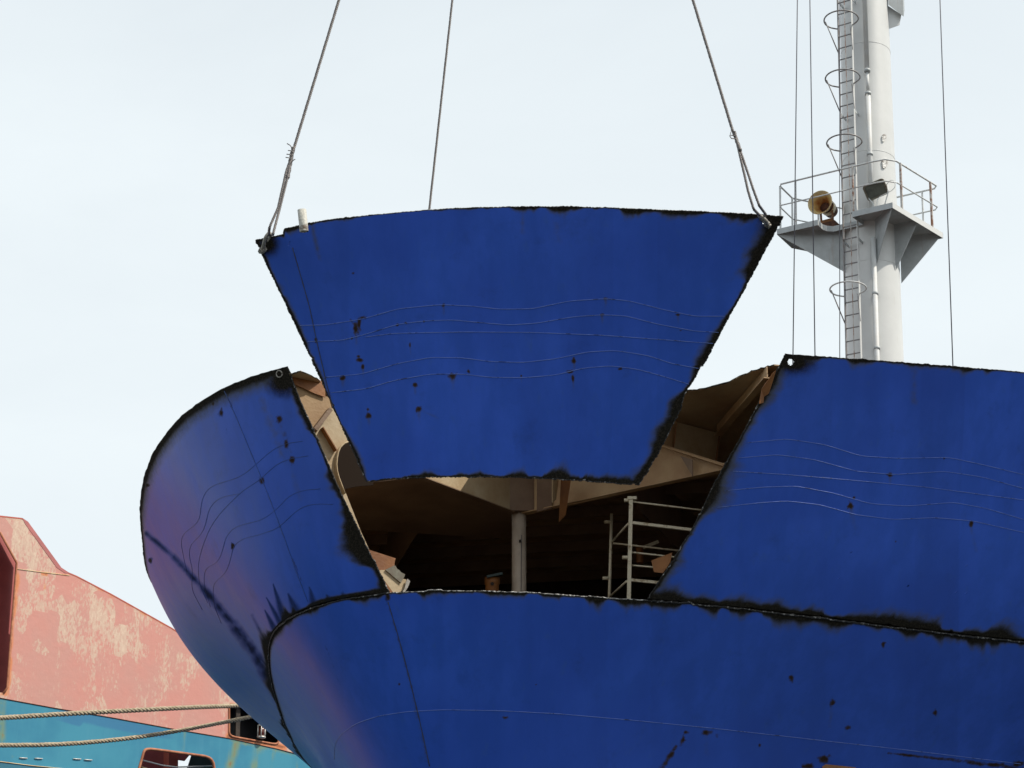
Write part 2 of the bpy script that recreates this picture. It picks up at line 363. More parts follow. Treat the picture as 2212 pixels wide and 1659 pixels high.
# midships extensions on both sides
def ext(c, pts): return [np.array(p, float) for p in pts[0]] + c + [np.array(p, float) for p in pts[1]]
Z2, Z1, ZW, Z0 = HT + EYE, HC + EYE, HW + EYE, -1.6
r2, r1, rw = C2[-1], C1[-1], CW[-1]
C2 = ext(C2, ([(4.0, 52, Z2), (-1.5, 44, Z2), (-4.4, 36.5, Z2)], [(r2[0] + 3.5, r2[1] + 1.0, Z2 + .2), (r2[0] + 8, r2[1] + 3.2, Z2 + .3), (r2[0] + 13, r2[1] + 7.5, Z2 + .3)]))
C1 = ext(C1, ([(5.0, 52, Z1), (0.2, 44, Z1), (-2.3, 36.5, Z1)], [(r1[0] + 3.5, r1[1] + 1.2, Z1), (r1[0] + 8, r1[1] + 3.4, Z1), (r1[0] + 13, r1[1] + 7.0, Z1)]))
CW = ext(CW, ([(5.2, 52, ZW), (0.8, 44, ZW), (-1.4, 36.5, ZW)], [(rw[0] + 3.5, rw[1] + 1.3, ZW), (rw[0] + 8, rw[1] + 3.5, ZW), (rw[0] + 13, rw[1] + 7.0, ZW)]))
def outward(c):
    c = np.array(c); t = np.gradient(c, axis=0); n = np.stack([t[:, 1], -t[:, 0], 0 * t[:, 0]], 1); return n / np.linalg.norm(n, axis=1)[:, None]
n2 = outward(C2)
bul = np.array([.1, .25, .34] + [.36, .34, .22, .12, .08] + [.06] * 12 + [.06] * 3)
wm = (HM - HC) / (HT - HC)
CM = [C1[i] * (1 - wm) + C2[i] * wm + n2[i] * bul[i] for i in range(len(C1))]
nw = outward(CW)
C0 = [np.array([*(CW[i] - nw[i] * 2.6)[:2], Z0]) for i in range(len(CW))]
S = Surf([C0, CW, C1, CM, C2], [Z0 - EYE, HW, HC, HM, HT])

def edge_u(poly, v, uhint):
    """for every level v find u where the surface meets the torch cut drawn by poly (pixel polyline, top to bottom)"""
    p = np.array(poly, float); us = np.linspace(uhint[0], uhint[1], 700); U, V = np.meshgrid(us, v); X, Y = proj(S(U, V))
    ex = np.interp(Y, p[:, 1], p[:, 0]); g = X - ex; s = np.sign(g); r = []
    for k in range(len(v)):
        c = np.where(s[k, :-1] * s[k, 1:] <= 0)[0]; j = c[len(c) // 2] if len(c) else np.argmin(abs(g[k])); j = min(j, len(us) - 2)
        a, b = g[k, j], g[k, j + 1]; r.append(us[j] + (us[j + 1] - us[j]) * (a / (a - b) if a != b else 0))
    return np.array(r)

def jag(n, amp, sc, seed, spikes=0):
    t = np.arange(n); amp = amp * .55; j = (fbm(t * sc + seed * 31.7, np.full(n, seed * 7.1), 4) - 0.5) * 2 * amp + (vnoise(t * 0.9 + seed, np.full(n, 3.3)) - 0.5) * amp * 0.8
    for _ in range(spikes):
        k = RNG.integers(0, n); wd = RNG.integers(1, 4); j[max(0, k - wd):k + wd] += RNG.uniform(0.5, 2.2) * amp
    return j

def grid_plate(name, P, paint, parent, mats, thick=0.014, holes=(), loc=None):
    """P (rows, cols, 3) outer face; inner face offset along the normal; rim round every free edge. returns object, normals"""
    nr, nc, _ = P.shape
    du = np.gradient(P, axis=1); dv = np.gradient(P, axis=0); Nn = np.cross(du, dv); Nn /= np.linalg.norm(Nn, axis=2)[..., None] + 1e-9
    Q = P - Nn * thick
    mask = np.ones((nr - 1, nc - 1), bool)
    if holes:
        X, Y = proj((P[1:, 1:] + P[:-1, :-1]) / 2)
        for hx, hy, rx, ry in holes: mask &= ((X - hx) / rx) ** 2 + ((Y - hy) / ry) ** 2 > 1
    idx = np.arange(nr * nc).reshape(nr, nc); m = nr * nc
    a, b, c, d = idx[:-1, :-1], idx[:-1, 1:], idx[1:, 1:], idx[1:, :-1]
    o = np.stack([a, b, c, d], -1)[mask]; inn = o[:, ::-1] + m; rims = []
    pad = np.zeros((nr + 1, nc + 1), bool); pad[1:-1, 1:-1] = mask
    e = mask & ~pad[:-2, 1:-1]; rims.append(np.stack([b[e], a[e], a[e] + m, b[e] + m], -1))
    e = mask & ~pad[2:, 1:-1]; rims.append(np.stack([d[e], c[e], c[e] + m, d[e] + m], -1))
    e = mask & ~pad[1:-1, :-2]; rims.append(np.stack([a[e], d[e], d[e] + m, a[e] + m], -1))
    e = mask & ~pad[1:-1, 2:]; rims.append(np.stack([c[e], b[e], b[e] + m, c[e] + m], -1))
    rim = np.concatenate(rims); F_ = np.concatenate([o, inn, rim]); V_ = np.concatenate([P.reshape(-1, 3), Q.reshape(-1, 3)])
    org = np.array(wloc(parent)) if parent is not None else np.zeros(3)
    me = bpy.data.meshes.new(name); me.vertices.add(len(V_)); me.vertices.foreach_set('co', (V_ - org).astype(np.float32).ravel())
    nf = len(F_); me.loops.add(nf * 4); me.loops.foreach_set('vertex_index', F_.astype(np.int32).ravel())
    me.polygons.add(nf); me.polygons.foreach_set('loop_start', np.arange(0, nf * 4, 4, dtype=np.int32))
    mi = np.concatenate([np.zeros(len(o)), np.ones(len(inn)), np.full(len(rim), 2)]).astype(np.int32)
    for mm in mats: me.materials.append(mm)
    me.update(calc_edges=True); me.polygons.foreach_set('material_index', mi)
    me.polygons.foreach_set('use_smooth', (mi < 2))
    paint.setdefault('tone', .16 * (fbm(proj(P)[0] / 48, proj(P)[1] / 900 + 3, 3) - .5) + .12 * (vnoise(np.floor(proj(P)[0] / 95 + .35 * vnoise(proj(P)[1] / 400, 0 * P[..., 0])), 0 * P[..., 0] + 2.5) - .5))
    for k, arr in paint.items():
        at_ = me.attributes.new(k, 'FLOAT', 'POINT'); z = np.zeros(len(V_), np.float32); z[:m] = arr.ravel(); at_.data.foreach_set('value', z)
    me.update(); ob = bpy.data.objects.new(name, me); COL.objects.link(ob); ob.parent = parent
    return ob, Nn

def arclen(P, axis):
    d = np.linalg.norm(np.diff(P, axis=axis), axis=2)
    return np.concatenate([np.zeros_like(np.take(d, [0], axis=axis)), np.cumsum(d, axis=axis)], axis=axis)

def band(dist, along, widths, seed, spiky=0.5, scale=3.0, halo=1.9, warp=1.0):
    """scorch of varying width (m) along a cut; widths: [(position px or m, width)]"""
    wx = np.array(widths, float); wd = np.interp(along, wx[:, 0], wx[:, 1])
    nn = fbm(along * scale + seed * 13.1, dist * scale * 0.35 * warp + seed, 4)
    wd = .78 * wd * (0.25 + 1.25 * sstep(0.28, 0.76, nn) * (1 + spiky * (fbm(along * scale * 3.1 + 9 * seed, dist * 1.5 + seed, 3) - 0.5)))
    s = 1 - dist / np.maximum(wd, 1e-4)
    return np.clip(s * 1.5, 0, 1), np.clip(1 - dist / np.maximum(wd * halo, 1e-4), 0, 1)

def spots(X, Y, lst):
    r = np.zeros_like(X)
    for sx, sy, rx, ry in lst:
        e = np.sqrt(((X - sx) / rx) ** 2 + ((Y - sy) / ry) ** 2) * (.45 + 1.15 * fbm(X * .20 + sx, Y * .16 + sy, 3)); r = np.maximum(r, np.clip(1.25 - e, 0, 1))
    return r
def streaks(X, Y, lst):          # lines in the plate's picture: (x0,y0,x1,y1,width,strength)
    r = np.zeros_like(X)
    for x0, y0, x1, y1, wd, st in lst:
        dx, dy = x1 - x0, y1 - y0; t = np.clip(((X - x0) * dx + (Y - y0) * dy) / (dx * dx + dy * dy), 0, 1)
        e = np.hypot(X - x0 - t * dx, Y - y0 - t * dy); r = np.maximum(r, st * np.clip(1 - e / wd, 0, 1) * (0.55 + 0.9 * (fbm(X * .06, Y * .06, 3) - .2)))
    return r

def runs(X, Y, lst, lean=0.0):
    r = np.zeros_like(X)
    for sx, sy, rx, ry in lst:
        ln = 12 + ry * 4.5; t = np.clip((Y - sy) / ln, 0, 1); e = np.abs(X - sx - lean * (Y - sy)) / (rx * .9)
        r = np.maximum(r, (Y > sy - 2) * (1 - t) ** 1.2 * np.clip(1.15 - e, 0, 1) * .62 * (t < 1))
    return r
def on_surface(P, Nn, poly, lift=0.002, step=9.0):
    """polyline given in the picture, laid onto the plate P"""
    X, Y = proj(P); res = []; pts = []
    for (x0, y0), (x1, y1) in zip(poly[:-1], poly[1:]):
        n = max(1, int(math.hypot(x1 - x0, y1 - y0) / step))
        for k in range(n): pts.append((x0 + (x1 - x0) * k / n, y0 + (y1 - y0) * k / n))
    pts.append(poly[-1])
    pts = np.array(pts, float)
    for _ in range(2): pts[1:-1] = pts[1:-1] * .5 + (pts[:-2] + pts[2:]) * .25
    Xs, Ys = X[::3, ::3], Y[::3, ::3]
    for x, y in pts:
        k = np.argmin((Xs - x) ** 2 + (Ys - y) ** 2); i, j = divmod(k, Xs.shape[1]); i *= 3; j *= 3
        i0, i1, j0, j1 = max(i - 3, 0), min(i + 4, X.shape[0]), max(j - 3, 0), min(j + 4, X.shape[1])
        sub = (X[i0:i1, j0:j1] - x) ** 2 + (Y[i0:i1, j0:j1] - y) ** 2; q = np.argmin(sub); a, b = divmod(q, sub.shape[1]); i, j = i0 + a, j0 + b
        i = min(max(i, 1), X.shape[0] - 2); j = min(max(j, 1), X.shape[1] - 2)
        J = np.array([[(X[i, j + 1] - X[i, j - 1]) / 2, (X[i + 1, j] - X[i - 1, j]) / 2], [(Y[i, j + 1] - Y[i, j - 1]) / 2, (Y[i + 1, j] - Y[i - 1, j]) / 2]])
        if abs(np.linalg.det(J)) < 1e-6: continue
        s = np.clip(np.linalg.solve(J, [x - X[i, j], y - Y[i, j]]), -2, 2)
        p = P[i, j] + s[0] * (P[i, j + 1] - P[i, j - 1]) / 2 + s[1] * (P[i + 1, j] - P[i - 1, j]) / 2
        res.append(p + Nn[i, j] * lift)
    return res
def beads(P, Nn, lines, parent, m, r=0.0042, name='weld_bead'):
    for pl in lines:
        pts = on_surface(P, Nn, pl)
        if len(pts) > 2: MB().tube(pts, [r * (0.75 + 0.5 * random.random()) for _ in pts], 6).build(name, m, parent, fix=False)
def slag_edge(pts, r, parent, m, seed, name='cut_edge', every=1):
    pts = pts[::every]; n = len(pts); rr = .62 * r * (0.45 + 1.0 * fbm(np.arange(n) * .35 + seed, np.full(n, 1.0), 3)) ; off = (RNG.random((n, 3)) - .5) * r * .7
    return MB().tube([pts[i] + off[i] for i in range(n)], list(rr), 7).build(name, m, parent, fix=False)

# ---- the ship
ship = thing('ship_bow', 'royal blue ship bow with a gap torch-cut in its flared side plating', 'ship bow', (1.0, 26.0, -1.2))
GL = [(600, 740), (620, 792), (650, 868), (690, 958), (735, 1062), (790, 1177), (842, 1282), (860, 1320)]
GR = [(1712, 735), (1698, 762), (1692, 775), (1683, 792), (1668, 818), (1638, 872), (1598, 950), (1545, 1040), (1495, 1145), (1440, 1232), (1397, 1296), (1380, 1320)]
uK = S.u   # knots: 3 extension + 17 + 3
GAP = 0.006

# bow-side (port) plate left of the gap
nr, nc = 230, 430
vb = np.linspace(0, 1, nr); vv = HC + GAP + (HT - HC - GAP) * vb
uL = edge_u(GL, vv, (uK[8], uK[16])) + jag(nr, 0.010, .12, 1, 6)
s = np.linspace(0, 1, nc); a_ = np.where(s < 0.12, s / 0.12 * 0.42, 0.42 + 0.58 * (1 - (1 - (s - 0.12) / 0.88) ** 1.35)); a_[-1] = 1
top = jag(nc, 0.012, .10, 2, 14); bot = np.abs(jag(nc, 0.008, .12, 3, 4))
U = uL[:, None] * a_[None, :]; V = (HC + GAP + bot)[None, :] * (1 - vb[:, None]) + (HT + top)[None, :] * vb[:, None]
P = S(U, V); X, Y = proj(P); A = arclen(P, 1); H = arclen(P, 0)
dR = A[:, -1:] - A; dB = H; dT = H[-1:] - H
s1, h1 = band(dR, V, [(5.6, .46), (6.3, .40), (6.9, .26), (7.6, .15), (8.0, .16), (8.25, .3)], 1, .9, 2.6, 1.35)
s2, h2 = band(dB, A[-1:, :] - A + 0 * dB, [(0, .16), (.5, .13), (1.2, .26), (1.7, .60), (2.6, .75), (4, .5), (8, .3)], 2, 2.6, 4.6, 1.5, .2)
s3, h3 = band(dT, A[-1:, :] - A + 0 * dB, [(0, .24), (.25, .14), (.5, .035), (2, .02), (6, .012), (12, .006)], 3, 1.4, 3.2, 2.2)
spk = np.zeros_like(X)
for x0, y0, x1, y1, wd in [(600, 1372, 572, 1318, 15), (616, 1345, 590, 1262, 17), (642, 1325, 622, 1282, 19), (678, 1308, 668, 1266, 15), (712, 1300, 706, 1284, 18), (590, 1405, 566, 1372, 12), (588, 1450, 560, 1420, 11), (608, 1350, 575, 1290, 12), (745, 1296, 738, 1276, 12)]:
    dx, dy = x1 - x0, y1 - y0; t_ = np.clip(((X - x0) * dx + (Y - y0) * dy) / (dx * dx + dy * dy), -.2, 1); e_ = np.hypot(X - x0 - t_ * dx, Y - y0 - t_ * dy)
    spk = np.maximum(spk, np.clip(1.25 * (1 - e_ / (wd * (1.15 - t_))), 0, 1))
corner = np.clip(1.35 - np.hypot((X - 612) / 46, (Y - 822) / 44), 0, 1)
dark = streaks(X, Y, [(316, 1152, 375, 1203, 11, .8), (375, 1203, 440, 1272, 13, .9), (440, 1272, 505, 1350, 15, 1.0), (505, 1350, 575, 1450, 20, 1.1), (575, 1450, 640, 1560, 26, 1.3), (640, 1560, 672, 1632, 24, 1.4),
                       (545, 1330, 600, 1440, 8, .55), (600, 1440, 645, 1530, 10, .7)])  # soft dark diagonal band across the flank
rust = np.maximum(spots(X, Y, [(478, 892, 6, 12), (603, 905, 8, 10), (631, 995, 9, 12), (566, 1038, 7, 9), (503, 1180, 5, 9), (318, 1048, 7, 6), (325, 1210, 5, 9), (460, 872, 4, 6), (618, 960, 6, 14)]),
                  streaks(X, Y, [(485, 845, 512, 905, 6, .8), (512, 905, 570, 1050, 4, .55), (570, 1050, 655, 1265, 4, .6), (585, 850, 603, 905, 14, .45), (603, 905, 640, 1010, 12, .4), (566, 1040, 600, 1130, 9, .3), (470, 890, 500, 960, 10, .3)]))
paint = {'scorch': np.maximum.reduce([s1, s2, s3, corner]), 'halo': np.maximum.reduce([h1, h2 * .9, h3, streaks(X, Y, [(560, 845, 615, 1000, 26, .45), (600, 900, 650, 1080, 20, .35), (450, 870, 480, 960, 22, .3)])]), 'rust': rust, 'dark_marks': np.maximum(np.clip(dark * 1.15, 0, 1) * .85, .70 * spk)}
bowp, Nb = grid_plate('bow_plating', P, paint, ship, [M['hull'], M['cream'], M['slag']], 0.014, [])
def c5(x, y): return ((280 + .3014 * x) * .9736, (780 + .3014 * y) * .9736)
WL = [[(1300, 660), (1180, 675), (1080, 720), (1000, 790), (900, 880), (820, 930), (700, 965), (620, 990), (570, 1050), (550, 1130), (545, 1230), (500, 1290), (420, 1330), (400, 1400), (425, 1520), (450, 1640)],
      [(1340, 768), (1220, 785), (1120, 820), (1040, 890), (990, 940), (850, 1030), (700, 1180), (620, 1290), (560, 1440), (530, 1560), (535, 1700), (600, 1850)],
      [(840, 1045), (700, 1070), (640, 1110), (600, 1180), (590, 1270), (540, 1370), (470, 1410), (460, 1500), (490, 1600), (480, 1750), (560, 1900)],
      [(1430, 1010), (1300, 1020), (1200, 1060), (1110, 1160), (1000, 1240), (850, 1275), (780, 1300), (730, 1370), (710, 1470), (670, 1560), (580, 1590), (570, 1700), (620, 1880)],
      [(1520, 1125), (1380, 1120), (1280, 1150), (1180, 1240), (1120, 1300), (960, 1355), (860, 1375), (790, 1420), (770, 1530), (730, 1640), (640, 1700), (640, 1850), (700, 2000)]]
beads(P, Nb, [[c5(*p) for p in l] for l in WL], ship, M['weld_faint'], 0.0024)
beads(P, Nb, [[(485, 845), (512, 905), (545, 985), (578, 1065), (612, 1155), (640, 1235), (665, 1300)]], ship, M['weld_faint'], 0.0036, 'seam')
slag_edge(P[:, -1], .013, ship, M['slag'], 3); slag_edge(P[-1, 60:], .010, ship, M['slag'], 5, every=2)
PL = P
rg0 = on_surface(P, Nb, [(604 + 7 * math.cos(t), 808 + 8.5 * math.sin(t)) for t in np.linspace(0, 6.28, 13)], .006, 3)
MB().tube(rg0, .008, 6).build('lug_ring', M['shackle'], ship, fix=False)

# side plate right of the gap
nr, nc = 230, 400
vb = np.linspace(0, 1, nr); vv = HC + GAP + (HT - HC - GAP) * vb
uR = edge_u(GR, vv, (uK[12], uK[19])) + jag(nr, 0.012, .12, 8, 8)
s = np.linspace(0, 1, nc); uend = uK[-1]; fr = (uK[19] + .3 - uR.mean()) / (uend - uR.mean())
a_ = np.where(s < .88, s / .88 * fr, fr + (s - .88) / .12 * (1 - fr))
top = jag(nc, 0.007, .10, 9, 8); bot = np.abs(jag(nc, 0.010, .12, 10, 10))
U = uR[:, None] + (uend - uR)[:, None] * a_[None, :]; V = (HC + GAP + bot)[None, :] * (1 - vb[:, None]) + (HT + top)[None, :] * vb[:, None]
P = S(U, V); X, Y = proj(P); A = arclen(P, 1); H = arclen(P, 0)
s1, h1 = band(A, V, [(5.6, .10), (6.0, .12), (6.5, .14), (7.2, .17), (7.8, .12), (8.1, .22), (8.25, .3)], 11, .9, 2.2, 3.0)
s2, h2 = band(H, A, [(0, .22), (.7, .12), (1.6, .20), (2.6, .12), (3.6, .2), (20, .1)], 12, 1.2, 2.4, 1.7)
s3, h3 = band(H[-1:] - H, A, [(0, .16), (.5, .09), (1.2, .05), (2.0, .03), (2.4, .09), (3, .08), (20, .05)], 13, 1.5, 2.8, 2.2)
corner = np.clip(1.3 - np.hypot((X - 1716) / 60, (Y - 783) / 34), 0, 1)
rust = spots(X, Y, [(1922, 1026, 7, 7), (1838, 1093, 8, 12), (2098, 1131, 7, 9), (1845, 1075, 4, 4), (2040, 990, 3, 3), (1935, 1170, 3, 4)])
hl = streaks(X, Y, [(1838, 1090, 1850, 1150, 14, .4), (1975, 790, 1975, 870, 18, .45), (1640, 880, 1590, 990, 50, .35), (2100, 1130, 2108, 1190, 12, .35)])
hl = np.maximum(hl, runs(X, Y, [(1922, 1026, 7, 8), (1838, 1093, 8, 12), (2098, 1131, 7, 9)], .05))
paint = {'scorch': np.maximum.reduce([s1, s2, s3, corner]), 'halo': np.maximum.reduce([h1, h2, h3 * .9, hl]), 'rust': rust}
sidep, Ns = grid_plate('side_plating', P, paint, ship, [M['hull'], M['inner'], M['slag']], 0.014, [(1708, 782, 7, 7)])
WR = [[(1615, 956), (1700, 948), (1780, 960), (1860, 985), (1940, 990), (2050, 988), (2120, 1003), (2211, 1025)],
      [(1597, 989), (1680, 982), (1760, 993), (1850, 1018), (1930, 1025), (2040, 1018), (2120, 1030), (2211, 1055)],
      [(1583, 1018), (1700, 1025), (1850, 1038), (2000, 1052), (2211, 1080)],
      [(1565, 1060), (1650, 1052), (1720, 1050), (1800, 1065), (1880, 1088), (1960, 1093), (2060, 1085), (2130, 1098), (2211, 1122)],
      [(1550, 1096), (1640, 1086), (1700, 1082), (1770, 1090), (1850, 1112), (1930, 1122), (2020, 1118), (2100, 1125), (2211, 1150)]]
beads(P, Ns, WR, ship, M['weld'], 0.0030)
slag_edge(P[:, 0], .012, ship, M['slag'], 13); slag_edge(P[-1, :350], .008, ship, M['slag'], 15, every=2)
PR = P

# lower hull under the horizontal cut
nr, nc = 170, 640
s = np.linspace(0, 1, nc); u0, u1 = uK[3] - 1.0, uK[19] + .3
ub = np.where(s < .04, s / .04 * u0, np.where(s > .96, u1 + (s - .96) / .04 * (uK[-1] - u1), u0 + (s - .04) / .92 * (u1 - u0)))
r_ = np.linspace(0, 1, nr); top = jag(nc, 0.010, .10, 20, 14)
vb = np.where(r_ < .14, (Z0 - EYE) + r_ / .14 * (3.3 - (Z0 - EYE)), 3.3 + (r_ - .14) / .86 * (HC - GAP - 3.3))
V = vb[:, None] + top[None, :] * np.clip((vb[:, None] - 5.3) / .3, 0, 1); U = np.broadcast_to(ub[None, :], V.shape)
P = S(U, V); X, Y = proj(P); H = arclen(P, 0); A = arclen(P, 1); xx = X[-1:, :] + 0 * X
s1, h1 = band(H[-1:] - H, xx / 100, [(3, .1), (5.8, .10), (6.5, .07), (7.6, .06), (8.5, .09), (10, .07), (11, .06), (12, .13), (13.5, .12), (15, .09), (17, .15), (19, .10), (21.5, .2), (24, .1)], 21, 1.2, 2.8, 1.8)
rust = np.maximum(spots(X, Y, [(1526, 1582, 14, 8), (1482, 1582, 8, 5), (1710, 1466, 6, 10), (1798, 1517, 7, 11), (1832, 1572, 7, 7), (2020, 1540, 6, 9), (1908, 1393, 6, 8), (2200, 1650, 18, 8), (2150, 1652, 26, 5), (1780, 1640, 16, 12), (1745, 1655, 16, 8),
                               (1475, 1598, 5, 12), (1480, 1600, 3, 4), (1640, 1610, 4, 4), (862, 1478, 4, 5), (1160, 1478, 3, 3), (838, 1290, 7, 14), (1092, 1550, 9, 5)]),
                  streaks(X, Y, [(1452, 1625, 1430, 1659, 11, 1.1), (1462, 1610, 1440, 1640, 7, 1.0), (1920, 1627, 2060, 1642, 6, 1.0), (2060, 1642, 2212, 1662, 9, 1.0), (838, 1300, 880, 1450, 6, .55), (880, 1450, 928, 1659, 6, .55), (702, 1390, 735, 1480, 6, .5), (735, 1480, 760, 1600, 5, .3), (1545, 1575, 1552, 1600, 9, .4)]))
paint = {'scorch': np.maximum(s1, .9 * (spots(X, Y, [(836, 1290, 6, 16)]))), 'halo': np.maximum(h1, streaks(X, Y, [(1526, 1590, 1528, 1630, 14, .4), (1798, 1520, 1792, 1570, 10, .4), (880, 1450, 928, 1659, 14, .35)])), 'rust': rust}
lowp, Nl = grid_plate('lower_hull', P, paint, ship, [M['hull'], M['brown'], M['slag_lit']], 0.018)
beads(P, Nl, [[(722, 1640), (722, 1610), (735, 1586), (770, 1562), (820, 1546), (880, 1537), (960, 1533), (1080, 1535), (1210, 1542), (1370, 1556), (1540, 1573), (1710, 1592), (1950, 1619), (2205, 1650)]], ship, M['weld'], 0.0034)
beads(P, Nl, [[(838, 1300), (862, 1380), (882, 1455), (905, 1550), (928, 1655)]], ship, M['weld_dark'], 0.0055, 'seam')
hole_edge = [aty(x, y, 20.0) for x, y in [(1772, 1650), (1800, 1653), (1848, 1659), (1860, 1690), (1790, 1690)]]
q_ = np.argmin((X - 1800) ** 2 + (Y - 1655) ** 2); yl = P.reshape(-1, 3)[q_][1] - .06
MB().plate([Vector(aty(x, y, yl)) for x, y in [(1772, 1650), (1800, 1653), (1848, 1658), (1862, 1690), (1790, 1690)]], .03).build('hole_edge', M['orange'], ship)  # added plate stands for the lit orange edge of a cut hole
jx = np.where((X[-1] > 560) & (X[-1] < 2300))[0]
ra = [i for i in jx if 845 < X[-1, i] < 1395]
rb = [i for i in jx if X[-1, i] >= 1395]; rc = [i for i in jx if X[-1, i] <= 845 and i > 60]
slag_edge(P[-1, ra], .011, ship, M['slag_lit'], 30, every=1)
slag_edge(P[-1, rb] + Nl[-1, rb] * .004, .019, ship, M['slag'], 31); slag_edge(P[-1, rc] + Nl[-1, rc] * .004, .013, ship, M['slag'], 33)
PLOW = P

# ---- inside of the bow
def V3(*a): return Vector(a)
HD = 8.15
def inset(u, h, dd):
    p = S(u, h); t = np.gradient(p, axis=0); n = np.stack([t[:, 1], -t[:, 0], 0 * t[:, 0]], 1); n /= np.linalg.norm(n, axis=1)[:, None]; return p - n * dd
dk = [tuple(p) for p in inset(np.linspace(uK[1], uL[-5] - .03, 60), HD, .06)]
dk2 = [tuple(p) for p in inset(np.linspace(uR[-5] + .03, uK[-2], 60), HD, .06)]
cutpx = [(626, 808), (649, 802), (686, 818)]
cL = [tuple(at(x, y, HD)) for x, y in cutpx]; cR = [tuple(at(x, y, HD)) for x, y in [(1499, 843), (1535, 836), (1570, 826), (1598, 813), (1623, 802), (1650, 794), (1672, 788)]]
mid = [(-2.05, 21.4, HD + EYE), (-1.5, 22.4, HD + EYE), (-.72, 22.4, HD + EYE), (-.12, 21.7, HD + EYE), (.15, 20.9, HD + EYE), (1.2, 20.35, HD + EYE)]
def jpts(pts, amp=.012, n=5):
    r = []
    for a, b in zip(pts[:-1], pts[1:]):
        a = np.array(a); b = np.array(b)
        for k in range(n): r.append(tuple(a + (b - a) * k / n + np.array([*((RNG.random(2) - .5) * 2 * amp), 0])))
    r.append(tuple(pts[-1])); return r
cutline = jpts(cL + mid + cR)
deck = MB().plate([Vector(p) for p in dk] + [Vector(p) for p in cutline] + [Vector(p) for p in dk2], 0.014, n=(0, 0, 1))
do = deck.build('deck', M['inner'], ship)
M['decktop'] = mat('deck_top_paint', (0.09, 0.045, 0.035), 0.8, var=0.4, vscale=2); do.data.materials.append(M['decktop'])
for p_ in do.data.polygons: p_.material_index = 1 if p_.normal.z > .5 else 0
slag_edge([np.array(p) for p in cutline], .012, ship, M['slag'], 41)
# deck under the opening, aft bulkhead
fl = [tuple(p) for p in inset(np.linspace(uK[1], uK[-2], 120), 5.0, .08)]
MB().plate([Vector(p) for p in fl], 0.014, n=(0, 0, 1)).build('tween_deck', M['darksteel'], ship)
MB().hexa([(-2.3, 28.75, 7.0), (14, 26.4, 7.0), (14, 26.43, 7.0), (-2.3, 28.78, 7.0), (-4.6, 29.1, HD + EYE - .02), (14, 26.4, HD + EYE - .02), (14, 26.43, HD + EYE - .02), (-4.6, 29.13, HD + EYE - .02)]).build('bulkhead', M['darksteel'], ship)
# pillar
PX, PY = at(1121, 1112, 7.3)[:2]
pil = MB().cyl((PX, PY, 5.0 + EYE), (PX, PY, 7.3 + EYE), 0.092, 28).build('pillar', M['pillar'], ship)
MB().tube([(PX + .02, PY - .095, 5.4 + EYE), (PX + .03, PY - .098, 7.0 + EYE)], .004, 6).build('cable', M['wire_dark'], pil)
for hz in (6.92, 6.15, 5.98): MB().box((PX + .012, PY - .094, hz + EYE), (.026, .02, .035)).build('clip', M['darksteel'], pil)
MB().tube([(PX + .10, PY - .05, 5.7 + EYE), (PX + .14, PY - .05, 5.7 + EYE), (PX + .14, PY - .05, 5.98 + EYE), (PX + .10, PY - .05, 5.98 + EYE)], .006, 6).build('handle', M['darksteel'], pil)
# main girders meeting over the pillar: web and bottom flange
pr0 = np.array([PX, PY, 7.3 + EYE]); prR = at(1556, 1018, 7.3); prL = at(905, 1030, 7.3)
def wall(poly, P0, n, th, name, m, parent=ship):
    pts = [Vector(onp(x, y, P0, n)) for x, y in poly]; return MB().plate(pts, th).build(name, m, parent)
def girder(a, b, h_top, name, m, flange=.10):
    a = Vector(a); b = Vector(b); up = Vector((0, 0, 1)); d = (b - a).normalized(); sd = d.cross(up)
    hgt = h_top + EYE - a.z; c = (a + b) / 2 + up * hgt / 2
    w_ = MB().box(c, ((b - a).length, .012, hgt), (d, sd, up)).build(name, m, ship)
    MB().box((a + b) / 2 - up * .008, ((b - a).length, flange, .012), (d, sd, up)).build('flange', m, w_)
    return w_
nR = np.cross(prR - pr0, [0, 0, 1]); nR /= np.linalg.norm(nR)
dRv = (prR - pr0) / np.linalg.norm(prR - pr0)
wall([(1121, 1112), (1250, 1087), (1412, 1050), (1556, 1018), (1600, 1008), (1600, 1003), (1560, 1000), (1426, 958), (1330, 935), (1200, 960), (1121, 985)], pr0, nR, .012, 'girder_web', M['inner'])
MB().bar(tuple(pr0), tuple(pr0 + (prR - pr0) * 1.25), .10, .012).build('girder_flange', M['inner'], ship)
sa, sb = onp(1415, 960, pr0, nR), onp(1568, 1009, pr0, nR)
MB().bar(tuple(sa + nR * .03), tuple(sb + nR * .03), .085, .014).build('stringer', M['inner'], ship)
wall([(1470, 985), (1496, 993), (1497, 1030)], pr0 + nR * (-.10 if nR[1] > 0 else .10), nR, .012, 'bracket', M['brown'])
# deep transverse beam behind the girder
MB().plate([Vector(at(1440, 906, HD)), Vector(at(1556, 937, HD)), Vector(at(1547, 1000, 7.78)), Vector(at(1430, 968, 7.78))], .012).build('frame_web', M['cream'], ship)
MB().plate([Vector(at(1380, 890, HD)), Vector(at(1462, 911, HD)), Vector(at(1456, 975, 7.78)), Vector(at(1385, 955, 7.78))], .012).build('frame_web', M['inner'], ship)
MB().bar(tuple(at(1461, 915, 8.08)), tuple(at(1454, 975, 7.76)), .05, .012, (1, 0, 0)).build('stiffener', M['orange'], ship)
MB().bar(tuple(at(1554, 940, 8.1)), tuple(at(1546, 998, 7.78)), .05, .012, (1, 0, 0)).build('stiffener', M['orange'], ship)
